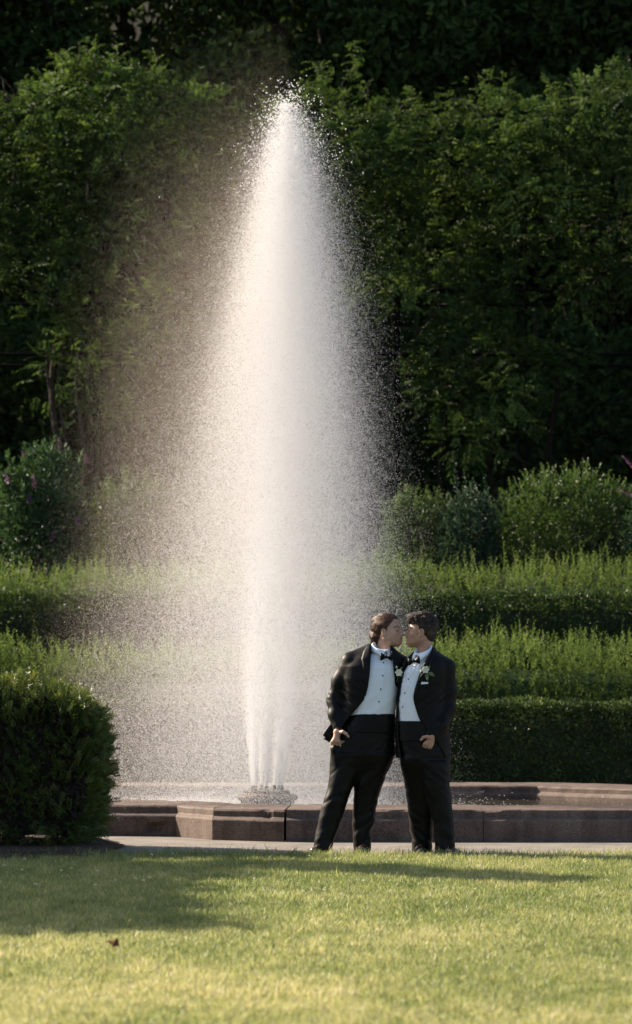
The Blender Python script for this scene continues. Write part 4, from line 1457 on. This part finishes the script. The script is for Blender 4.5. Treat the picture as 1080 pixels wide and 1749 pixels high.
    def bow(s, px, py, d, ux, tilt, w_=.042):
        """bow tie: two flared wings and a knot; ux is the direction of the bow in plan"""
        u = np.array([ux[0], ux[1], 0]); u /= np.linalg.norm(u)
        up = np.array([0, 0, 1.0]); c = s.P(px, py, d)
        u = unit(u + up * tilt); up = unit(up - u * (up @ u)); n = np.cross(u, up)
        o = None
        for sg in (-1, 1):
            rings = []
            for f in np.linspace(0, 1, 9):
                hh = .0085 + .0235 * f ** .8 - .004 * max(0, f - .85) / .15
                th = .006 + .007 * math.sin(f * PI * .8)
                if f == 1: th *= .5
                rings.append([c + u * sg * (.004 + w_ * f) + up * math.sin(a) * hh + n * math.cos(a) * th * (1 + .35 * math.cos(3 * a)) for a in np.linspace(0, 2 * PI, 16, endpoint=False)])
            V = np.array(rings).reshape(-1, 3)
            F = [(i * 16 + j, i * 16 + (j + 1) % 16, (i + 1) * 16 + (j + 1) % 16, (i + 1) * 16 + j) for i in range(8) for j in range(16)]
            V = np.vstack([V, V[-16:].mean(0)])
            V = np.vstack([V, V[-1]])
            F += [(8 * 16 + j, 8 * 16 + (j + 1) % 16, len(V) - 1, len(V) - 2) for j in range(16)]
            if sg < 0:
                F = [q[::-1] for q in F]
            if o is None:
                VV, FF = V, F
            else:
                FF = FF + [tuple(np.array(q) + len(VV)) for q in F]; VV = np.vstack([VV, V])
            o = 1
        tie = mk('bow_tie', VV, FF, M['satin'], s.t, True)
        th = np.linspace(0, 2 * PI, 12, endpoint=False)
        V = np.array([[c - n * 0 + u * a_ * .009 + up * b_ * .0125 + n * .0 for a_, b_ in ((math.cos(t), math.sin(t)) for t in th)]] )
        ringsz = []
        for dn, sc in ((-.013, .6), (-.011, 1.0), (.0, 1.1), (.011, 1.0), (.013, .6)):
            ringsz.append([c + n * dn + u * math.cos(t) * .0085 * sc + up * math.sin(t) * .0125 * sc for t in th])
        V = np.array(ringsz).reshape(-1, 3)
        F = [(i * 12 + j, i * 12 + (j + 1) % 12, (i + 1) * 12 + (j + 1) % 12, (i + 1) * 12 + j) for i in range(4) for j in range(12)]
        V = np.vstack([V, V[:12].mean(0), V[:12].mean(0), V[-12:].mean(0), V[-12:].mean(0)]); L = 60
        F += [((j + 1) % 12, j, L, L + 1) for j in range(12)] + [(48 + j, 48 + (j + 1) % 12, L + 2, L + 3) for j in range(12)]
        mk('knot', V, F, M['satin'], tie, True)
        return tie

    def buttons(s, pts, bvh, mat, r=.0058):
        for px, py in pts:
            x, z = s.X(px), s.Z(py); y = s.surf(bvh, x, z)
            V, F = lathe([(.0001, .004), (r * .6, .0036), (r, .0015), (r, -.003)], 10)
            V = np.stack([x + V[:, 0], y - V[:, 2], z + V[:, 1]], 1)
            mk('shirt_stud', V, F, mat, s.t, True)

    def boutonniere(s, px, py, d, leaves, stem_to, bud=None):
        c = s.P(px, py, d)
        a = Acc()
        for ring, (n, rr_, L, tilt) in enumerate([(6, .006, .026, .25), (5, .005, .023, .8), (4, .003, .019, 1.6), (3, .001, .015, 3)]):
            for k in range(n):
                an = 2 * PI * k / n + ring * .5
                o_ = np.array([math.cos(an), 0, math.sin(an)])
                D = unit(o_ + np.array([0, -tilt, .15]))
                P = np.array([c + o_ * rr_])
                a.leaves(P, np.array([D]), np.array([unit(np.array([0, -1, 0]) - o_ * .6)]), [L], [L * 1.15], [.5], -.12, .22)
        v = Vox(c - .018, c + .018, .002)
        v.ell(c + np.array([0, -.002, 0]), (.0095, .0095, .011), 0)
        VV, FF = v.mesh(); FF = np.vstack([FF[:, :3], FF[:, [0, 2, 3]]]); a.add(VV, FF, .5)
        if bud is not None:
            bc = s.P(*bud); v = Vox(bc - .014, bc + .014, .002); v.ell(bc, (.007, .007, .010), 0)
            VV, FF = v.mesh(); a.add(VV, np.vstack([FF[:, :3], FF[:, [0, 2, 3]]]), .5)
        fl_ = a.build('boutonniere', M['petal'], s.t, True)
        for (p0, p1, w_) in leaves:
            q0, q1 = s.P(*p0), s.P(*p1)
            D = q1 - q0; L = np.linalg.norm(D); D = D / L
            S = unit(np.cross(D, np.array([0, -1.0, 0])))
            f = np.linspace(0, 1, 7); wd = np.sin(PI * f ** .8) * w_ / 2
            mid = q0 + D * (f * L)[:, None] + np.array([0, -1, 0]) * (.010 * np.sin(f * PI))[:, None]
            V = np.vstack([mid - S * wd[:, None] + [0, -.003, 0], mid, mid + S * wd[:, None] + [0, -.003, 0]])
            F = [(i, i + 1, 7 + i + 1, 7 + i) for i in range(6)] + [(7 + i, 8 + i, 15 + i, 14 + i) for i in range(6)]
            mk('leaf', V, F, M['green_leaf'], fl_, True, tint=np.full(21, rng.uniform(.4, 1)))
        a = Acc(); a.tube([c + [0, .004, 0], (c + s.P(*stem_to)) / 2 + [0, -.004, 0], s.P(*stem_to)], [.003, .0028, .002], 6, .4)
        a.build('stem', M['green_leaf'], fl_, True)

    def shoe(s, px, d, yaw, name='shoe'):
        c = np.array([s.X(px), d, 0])
        f = np.array([math.sin(yaw), -math.cos(yaw), 0])
        v = Vox(c + [-.2, -.24, -.01], c + [.2, .2, .13], .006)
        v.cone(c - f * .07 + [0, 0, .040], c + f * .02 + [0, 0, .040], .038, .042, .02)
        v.cone(c + f * .02 + [0, 0, .038], c + f * .15 + [0, 0, .030], .042, .034, .02)
        v.cone(c - f * .05 + [0, 0, .07], c - f * .02 + [0, 0, .10], .036, .04, .02)
        v.where(lambda x, y, z: .008 - z + 0 * x + 0 * y)
        V, F = v.mesh(); s.part(name, (V, F), M['shoe'])


def frame(f, u):
    f = unit(np.array(f, float)); u = np.array(u, float); u = unit(u - f * (u @ f)); l = np.cross(u, f)
    return np.stack([f, l, u], 1)              # columns: forward, left, up


def put_head(man, style, f, u, nose, skin, hairm, extra):
    Rm = frame(f, u)
    org = man.P(*nose) - Rm @ np.array([.1225, 0, -.033])
    V, F, at = head_vox(style)
    V = V @ Rm.T + org
    Vs, Fs, ats = [V], [F], {k: [v] for k, v in at.items()}
    n = len(V)
    for VV, FF in extra:
        Vs.append(VV); Fs.append(FF + n); n += len(VV)
        for k in ats:
            ats[k].append(np.zeros(len(VV)))
    man.part('body', (np.vstack(Vs), np.vstack(Fs)), skin, attrs={k: np.concatenate(v) for k, v in ats.items()})
    V, F, t = hair_vox(style)
    a = Acc(); a.add(V, np.vstack([F[:, :3], F[:, [0, 2, 3]]]), 0); a.T[-1] = t
    locks(style, a, V, F)
    a.V = [v @ Rm.T + org for v in a.V]
    a.build('hair', hairm, man.t, True)
    return org, Rm


def folds(amp, fx, fy, fz, seed, shear=0.0, sharp=True):
    def fn(x, y, z):
        n = vnoise((x + shear * z) * fx, y * fy, (z - shear * x) * fz, seed)
        m = vnoise((x + shear * z) * fx * 2.1, y * fy * 2, (z - shear * x) * fz * 2.1, seed + 1)
        return amp * (1 - np.abs(n) * 2.2) + amp * .4 * m if sharp else amp * n + amp * .4 * m
    return fn


# ---- the man on the left
A_ = Man(605, 'left man of the kissing pair, black tuxedo, brown swept back hair, leaning to the right')
v = A_.vox(530, 735, 1090, 1300, .0075)
JA = [(1296, 572, 676, .02, .135), (1275, 570, 675, .02, .135), (1245, 578, 675, .015, .128), (1220, 584, 675, .01, .120), (1190, 586, 677, .0, .122),
      (1160, 584, 682, .0, .126), (1138, 586, 690, .0, .120), (1124, 598, 686, .005, .100), (1114, 618, 676, .01, .082), (1104, 632, 668, .015, .07)]
v.loft(A_.keys(JA), 0)
v.path([A_.P(630, 1112, .02), A_.P(598, 1126, .015)], [.05, .052], .04)
v.path([A_.P(666, 1118, .02), A_.P(690, 1134, .03)], [.05, .052], .04)
v.path([A_.P(597, 1130, .01), A_.P(582, 1162, .03), A_.P(572, 1196, .035), A_.P(574, 1222, -.01), A_.P(580.5, 1246, -.055)], [.060, .062, .056, .054, .045], .03)
v.path([A_.P(692, 1136, .05), A_.P(712, 1190, .19), A_.P(728, 1220, .2)], [.056, .055, .045], .03)
v.cone(A_.P(580, 1225, .07), A_.P(563, 1258, .05), .050, .038, .02, flat=.4)
v.cone(A_.P(566, 1246, .05), A_.P(549.5, 1259.5, .035), .036, .006, .006, flat=.35)
v.cone(A_.P(563, 1266, .05), A_.P(550, 1260, .035), .014, .006, .006, flat=.5)
fo = folds(.0026, 6, 5, 24, 71, -.8)
v.disp(lambda x, y, z: fo(x, y, z) * np.clip((1.40 - z) / .16, .1, 1))
EL = A_.edge([(1090, 634), (1110, 633), (1150, 631), (1175, 627.5), (1196, 621), (1207, 612), (1217, 603), (1235, 588.5), (1244, 584), (1300, 572)])
ER = A_.edge([(1090, 664), (1110, 667), (1124, 670), (1150, 673), (1175, 674.5), (1222, 673), (1300, 671)])
x, y, z = v.co((slice(None),) * 3)
arm = A_.P(577, 1225)[0]
cut = np.maximum(np.maximum(EL(z) - x, x - ER(z)), y - .03)
v.F = np.maximum(v.F, -cut)
v.cone(A_.P(651, 1130, .012), A_.P(650, 1090, .012), .066, .066, 0, 'sub')
# hem of the jacket
v.F = np.maximum(v.F, (A_.Z(1292) - z) + 0 * x + 0 * y)
# open cuff of the sleeve
v.cone(A_.P(579.5, 1243, -.052), A_.P(583, 1256, -.075), .034, .034, 0, 'sub')
jacket_a = A_.part('jacket', v.mesh(), M['suit'])
bj = A_.bvh(jacket_a)
v = A_.vox(575, 700, 1085, 1235, .005)
SA = [(1228, 600, 675, .01, .108), (1220, 599, 675, .008, .110), (1190, 596, 678, -.002, .112), (1160, 594, 682, -.002, .112), (1140, 600, 682, -.002, .100), (1126, 618, 678, .008, .074), (1114, 637, 664, .012, .054)]
v.loft(A_.keys(SA), 0)
PCA = A_.edge([(1110, 659), (1132, 655), (1154, 653.5), (1177, 650), (1198, 647), (1235, 643)])
v.disp(lambda x, y, z: folds(.0042, 4, 3, 15, 81, .8)(x, y, z) * np.clip((1.34 - z) / .2, .15, 1) - .0022 * (np.abs(x - PCA(z)) < .0155) * (y < 0))
shirt_a = A_.part('shirt', v.mesh(), M['shirt'])
bs_ = A_.bvh(shirt_a)
A_.buttons([(654.8, 1132), (653.5, 1154), (650, 1177), (647, 1198)], bs_, M['shirt_button'])
v = A_.vox(565, 700, 1205, 1262, .006)
v.loft(A_.keys([(1252, 583, 676, .015, .118), (1236, 592, 676, .012, .117), (1219, 600, 675.5, .01, .115)]), 0)
v.disp(lambda x, y, z: .0003 * np.sin((z + .12 * x) * 2 * PI / .028))
A_.part('cummerbund', v.mesh(), M['satin'])
v = A_.vox(525, 690, 1230, 1462, .008)
v.loft(A_.keys([(1327, 594, 642, .02, .03), (1316, 578, 660, .02, .075), (1303, 567, 671, .02, .108), (1290, 567, 673, .02, .122), (1268, 572, 675, .018, .120), (1246, 582, 676, .014, .113), (1238, 586, 676, .014, .112)]), 0)
LA = [(1455, 533.5, 567, -.03, .080), (1437, 536.5, 570.5, -.025, .075), (1408, 542, 581.5, -.02, .078), (1377, 549.5, 592, -.02, .082), (1344, 559.5, 603, -.01, .09), (1318, 563, 616, .0, .10), (1288, 567, 624, .01, .112)]
RA = [(1456, 604, 633.5, .05, .072), (1421, 602.5, 635, .045, .07), (1411, 602, 640, .045, .072), (1385, 602.5, 643, .04, .077), (1364, 604, 647, .035, .083), (1345, 605, 653, .03, .09), (1318, 608, 662, .025, .10), (1288, 614, 671, .02, .115)]
v.loft(A_.keys(LA), .035)
v.loft(A_.keys(RA), .03)
v.disp(lambda x, y, z: (folds(.0038, 6, 5, 17, 91, .85)(x, y, z)) * np.interp(z, [.02, .2, .38, .5, .75, 1.0], [1.2, .9, 1.1, .7, .7, .3]))
v.cone(A_.P(573.5, 1279, -.052), A_.P(578, 1300, -.05), .040, .032, .03)
v.cone(A_.P(583, 1252, -.115), A_.P(572, 1268, -.085), .014, .018, .006, 'sub')
A_.part('trousers', v.mesh(), M['trouser'])
A_.collar(651, 1106, .012, (.42, -.9), .062, .080, .030, .040, M['shirt'])
A_.bow(659.5, 1122, -.108, (.94, -.25), -.02)
A_.strip('lapel', [(1103, 627, 634), (1112, 621, 633.5), (1126, 617, 633), (1134, 619, 632.5), (1150, 621, 631.5), (1172, 624.5, 628.5), (1188, 623, 624.5)], bj, .006, M['satin'])
A_.strip('lapel', [(1112, 667, 675), (1124, 670, 682), (1134, 672, 688), (1150, 673.5, 686), (1175, 675, 681), (1200, 675, 677)], bj, .006, M['satin'])
for px, d, yaw in ((549, -.03, -.35), (618, .05, .15)):
    A_.shoe(px, d, yaw)
# hand in the pocket: palm, four fingers running into the pocket, thumb outside
hv = A_.vox(552, 610, 1228, 1300, .0028, -.2, .08)
hv.path([A_.P(578.5, 1238, -.050), A_.P(577.5, 1249, -.072)], [.026, .024], .012)
hv.cone(A_.P(579, 1250, -.080), A_.P(570.5, 1265, -.078), .019, .019, .015)
hv.cone(A_.P(574, 1250, -.076), A_.P(576.5, 1265, -.088), .019, .019, .015)
for q, (kx, ky, tx, ty, r) in enumerate([(579.5, 1265, 583, 1286, .0098), (575, 1267.5, 578, 1290, .0102), (570.5, 1268, 573, 1290, .0098), (566.8, 1266, 568, 1284, .0086)]):
    a0, a2 = A_.P(kx, ky, -.092 + .008 * q), A_.P(tx, ty, -.020 + .010 * q)
    a1 = (a0 + a2) / 2 + np.array([0, -.008, 0])
    hv.path([a0, a1, a2], [r * 1.12, r, r * .85], .005)
hv.path([A_.P(580.5, 1250.5, -.092), A_.P(586, 1249.5, -.120), A_.P(591, 1252.5, -.128), A_.P(595, 1257.5, -.126)], [.0145, .0118, .0105, .0085], .008)
hand_a = hv.mesh()
bv = A_.vox(520, 700, 1100, 1462, .014)
bv.loft(A_.keys([(r[0], r[1] + 5, r[2] - 5, r[3], r[4] - .014) for r in SA]), 0)
bv.loft(A_.keys([(1300, 574, 664, .02, .10), (1225, 606, 668, .01, .095)]), .02)
bv.path([A_.P(600, 1130, .01), A_.P(573, 1196, .035), A_.P(578, 1243, -.052)], [.046, .038, .026], .02)
bv.path([A_.P(596, 1290, .01), A_.P(574, 1375, -.02), A_.P(551, 1445, -.03)], [.078, .055, .042], .03)
bv.path([A_.P(643, 1290, .02), A_.P(624, 1370, .04), A_.P(619, 1445, .05)], [.078, .055, .042], .03)
bv.cone(A_.P(648, 1135, .02), A_.P(649, 1122, .03), .05, .042, .02)
put_head(A_, 'a', (math.cos(.46), -math.sin(.46), .05), (-.06, .03, 1), (690.3, 1083.5, .0), M['skin_a'], M['hair_a'], [bv.mesh(), hand_a])
A_.boutonniere(680.5, 1149, -.150, [((679, 1145, -.148), (675, 1139, -.152), .014), ((682, 1144, -.148), (686.5, 1139, -.150), .012), ((683, 1150, -.146), (687, 1156, -.148), .014)], (677, 1166, -.138), (676.5, 1140, -.15))

# ---- the man on the right
B_ = Man(737, 'right man of the kissing pair, black tuxedo, dark curly hair, white rose and pocket square')
v = B_.vox(655, 800, 1090, 1302, .0075, -.34, .22)
DB = -.07
JB = [(1297, 675, 770, DB, .130), (1262, 674, 768, DB, .130), (1232, 675, 763, DB, .124), (1200, 677, 760, DB, .122), (1170, 681, 763, DB, .126), (1145, 688, 766, DB, .120),
      (1130, 697, 764, DB, .104), (1118, 708, 752, DB + .01, .085), (1106, 714, 738, DB + .02, .068)]
v.loft(B_.keys(JB), 0)
v.path([B_.P(732, 1118, DB + .02), B_.P(763, 1138, DB + .01)], [.05, .054], .04)
v.path([B_.P(712, 1122, DB + .02), B_.P(695, 1138, DB + .02)], [.045, .045], .04)
v.path([B_.P(763.5, 1140, DB), B_.P(766, 1180, DB + .01), B_.P(765, 1212, DB - .005), B_.P(752, 1238, DB - .07), B_.P(739, 1256, DB - .10)], [.058, .058, .055, .051, .043], .03)
fp = folds(.0022, 6, 5, 22, 171, .8)
v.disp(lambda x, y, z: fp(x, y, z) * np.clip((1.40 - z) / .16, .1, 1))
FL = B_.edge([(1090, 712), (1110, 704), (1125, 698), (1137, 690.5), (1155, 688), (1175, 684.5), (1200, 681), (1232, 679.5), (1262, 680), (1300, 686)])
FR = B_.edge([(1090, 742), (1108, 737.5), (1131, 723.5), (1150, 715.5), (1165, 710.6), (1180, 706), (1190, 704.6), (1201, 706), (1217, 711), (1228, 715), (1241, 724), (1256, 736), (1280, 752), (1300, 762)])
x, y, z = v.co((slice(None),) * 3)
cut = np.maximum(np.maximum(FL(z) - x, x - FR(z)), y - DB)
armk = np.sqrt(((x - B_.P(739, 1256)[0])) ** 2 + (y - (DB - .10)) ** 2 + (z - B_.Z(1256)) ** 2) - .05
cut = np.maximum(cut, -armk)
fa, fb = B_.P(765, 1212, DB - .005), B_.P(739, 1256, DB - .1)
ab = fb - fa; t = np.clip(((x - fa[0]) * ab[0] + (y - fa[1]) * ab[1] + (z - fa[2]) * ab[2]) / (ab @ ab), 0, 1)
sleeve = np.sqrt((x - fa[0] - t * ab[0]) ** 2 + (y - fa[1] - t * ab[1]) ** 2 + (z - fa[2] - t * ab[2]) ** 2) - .058
cut = np.maximum(cut, -sleeve)
v.F = np.maximum(v.F, -cut)
v.F = np.maximum(v.F, B_.Z(1294) - z + 0 * x + 0 * y)
v.cone(B_.P(722, 1134, DB + .012), B_.P(722, 1090, DB + .012), .064, .064, 0, 'sub')
v.cone(B_.P(740, 1254, DB - .098), B_.P(732, 1264, DB - .12), .033, .033, 0, 'sub')
jacket_b = B_.part('jacket', v.mesh(), M['suit'])
bj = B_.bvh(jacket_b)
v = B_.vox(660, 775, 1085, 1250, .005, -.3, .15)
SB = [(1237, 683, 752, DB, .104), (1231, 680, 756, DB, .111), (1200, 678, 754, DB, .112), (1170, 682, 757, DB, .114), (1147, 689, 754, DB, .104), (1133, 699, 748, DB + .006, .078), (1120, 708, 736, DB + .012, .056)]
v.loft(B_.keys(SB), 0)
PCB = B_.edge([(1110, 710), (1139, 706), (1160, 697), (1183, 690.6), (1207, 687), (1250, 685)])
v.disp(lambda x, y, z: folds(.0026, 4, 3, 13, 181, -.9)(x, y, z) - .0022 * (np.abs(x - PCB(z)) < .0145) * (y < DB))
shirt_b = B_.part('shirt', v.mesh(), M['shirt'])
bs_ = B_.bvh(shirt_b)
B_.buttons([(706, 1139), (697, 1160), (690.6, 1183.5), (687, 1207)], bs_, M['shirt_button'])
v = B_.vox(660, 775, 1218, 1275, .006, -.3, .15)
v.loft(B_.keys([(1266, 678, 764, DB, .120), (1250, 678, 762, DB, .118), (1231, 677, 757, DB, .116)]), 0)
v.disp(lambda x, y, z: .0003 * np.sin((z - .1 * x) * 2 * PI / .028))
B_.part('cummerbund', v.mesh(), M['satin'])
v = B_.vox(670, 790, 1240, 1464, .008, -.32, .22)
v.loft(B_.keys([(1338, 708, 750, DB, .03), (1322, 693, 763, DB, .08), (1308, 684, 767, DB, .112), (1290, 684, 767, DB, .124), (1266, 680, 766, DB, .120), (1246, 679, 762, DB, .115)]), 0)
LB = [(1457, 703, 739, .03, .080), (1430, 703.5, 739, .02, .074), (1411, 699, 740, .01, .076), (1370, 695, 740, -.01, .085), (1331, 690, 738, -.04, .098), (1295, 686, 732, DB, .112)]
RB = [(1459, 742, 777, -.12, .078), (1430, 740.5, 776, -.12, .074), (1408, 739.5, 775, -.12, .076), (1370, 730, 770.5, -.115, .085), (1344, 722, 768, -.11, .095), (1300, 710, 767, -.09, .115)]
v.loft(B_.keys(LB), .04)
v.loft(B_.keys(RB), .03)
v.disp(lambda x, y, z: (folds(.0034, 6, 5, 16, 191, -.7)(x, y, z)) * np.interp(z, [.02, .2, .38, .5, .75, 1.0], [1.2, .9, 1, .7, .6, .3]))
v.cone(B_.P(727, 1284, DB - .078), B_.P(725, 1304, DB - .08), .040, .032, .03)
v.cone(B_.P(734, 1262, DB - .135), B_.P(724, 1273, DB - .125), .014, .018, .006, 'sub')
B_.part('trousers', v.mesh(), M['trouser'])
B_.collar(722, 1111, DB + .012, (-.62, -.78), .060, .078, .034, .042, M['shirt'])
B_.bow(706, 1129, DB - .100, (.90, -.42), .16)
B_.strip('lapel', [(1106, 738, 744), (1116, 732.5, 742), (1128, 725.5, 737), (1136, 721, 733), (1141, 719.5, 729), (1158, 713.2, 721.5), (1175, 708, 715), (1188, 705.5, 708)], bj, .006, M['satin'])
B_.strip('lapel', [(1132, 688, 692), (1145, 683.5, 689), (1165, 680, 686), (1190, 677.5, 682), (1225, 676, 679.2)], bj, .006, M['satin'])
B_.strip('pocket_square', [(1164.5, 715.5, 716.5), (1165, 715.2, 730), (1168, 715.2, 729.5), (1168.6, 715.4, 722)], bj, .005, M['shirt'], dens=3)
B_.strip('jacket_button', [(1205.5, 709.5, 714.5), (1207.5, 709.5, 714.5), (1209.5, 710, 714)], bj, .005, M['satin'], dens=3)
for px, d, yaw in ((721, .03, -.2), (760, -.12, .35)):
    B_.shoe(px, d, yaw)
hv = B_.vox(700, 760, 1238, 1305, .0028, -.32, .02)
hv.path([B_.P(742, 1250, DB - .094), B_.P(736, 1258, DB - .112)], [.026, .024], .012)
hv.cone(B_.P(737, 1258, DB - .118), B_.P(727, 1269, DB - .125), .019, .019, .015)
hv.cone(B_.P(739, 1263, DB - .112), B_.P(733, 1274, DB - .118), .017, .019, .015)
for q, (kx, ky, tx, ty, r) in enumerate([(724, 1269, 717, 1286, .0098), (727.5, 1273, 721, 1291, .0102), (731, 1276, 725.5, 1293, .0098), (734.5, 1277.5, 730, 1290, .0086)]):
    a0, a2 = B_.P(kx, ky, DB - .128 + .006 * q), B_.P(tx, ty, DB - .050 + .006 * q)
    a1 = (a0 + a2) / 2 + np.array([0, -.008, 0])
    hv.path([a0, a1, a2], [r * 1.12, r, r * .85], .005)
hv.path([B_.P(734, 1258.5, DB - .128), B_.P(727.5, 1257, DB - .150), B_.P(722, 1258, DB - .158), B_.P(717.5, 1262.5, DB - .156)], [.0145, .0118, .0105, .0085], .008)
hand_b = hv.mesh()
bv = B_.vox(670, 790, 1100, 1464, .014, -.32, .22)
bv.loft(B_.keys([(r[0], r[1] + 5, r[2] - 5, r[3], r[4] - .014) for r in SB]), 0)
bv.loft(B_.keys([(1300, 692, 760, DB, .10), (1240, 684, 752, DB, .095)]), .02)
bv.path([B_.P(762, 1140, DB), B_.P(764, 1212, DB), B_.P(741, 1252, DB - .096)], [.046, .038, .026], .02)
bv.path([B_.P(708, 1290, DB + .01), B_.P(718, 1370, -.01), B_.P(721, 1445, .03)], [.075, .055, .042], .03)
bv.path([B_.P(742, 1295, DB - .02), B_.P(751, 1370, -.115), B_.P(759, 1445, -.12)], [.075, .055, .042], .03)
bv.cone(B_.P(724, 1138, DB + .02), B_.P(725, 1124, DB + .035), .05, .042, .02)
put_head(B_, 'b', (-math.cos(.06), math.sin(.06), .06), (.07, .0, 1), (690.4, 1084.5, .0), M['skin_b'], M['hair_b'], [bv.mesh(), hand_b])
B_.boutonniere(725, 1144, DB - .148, [((727, 1148, DB - .142), (728.5, 1163, DB - .148), .030), ((730, 1148, DB - .142), (741, 1155, DB - .146), .028), ((729, 1142, DB - .142), (733, 1137, DB - .148), .016), ((721, 1146, DB - .140), (717, 1139, DB - .145), .014)], (712, 1163, DB - .130), (717.5, 1146, DB - .142))
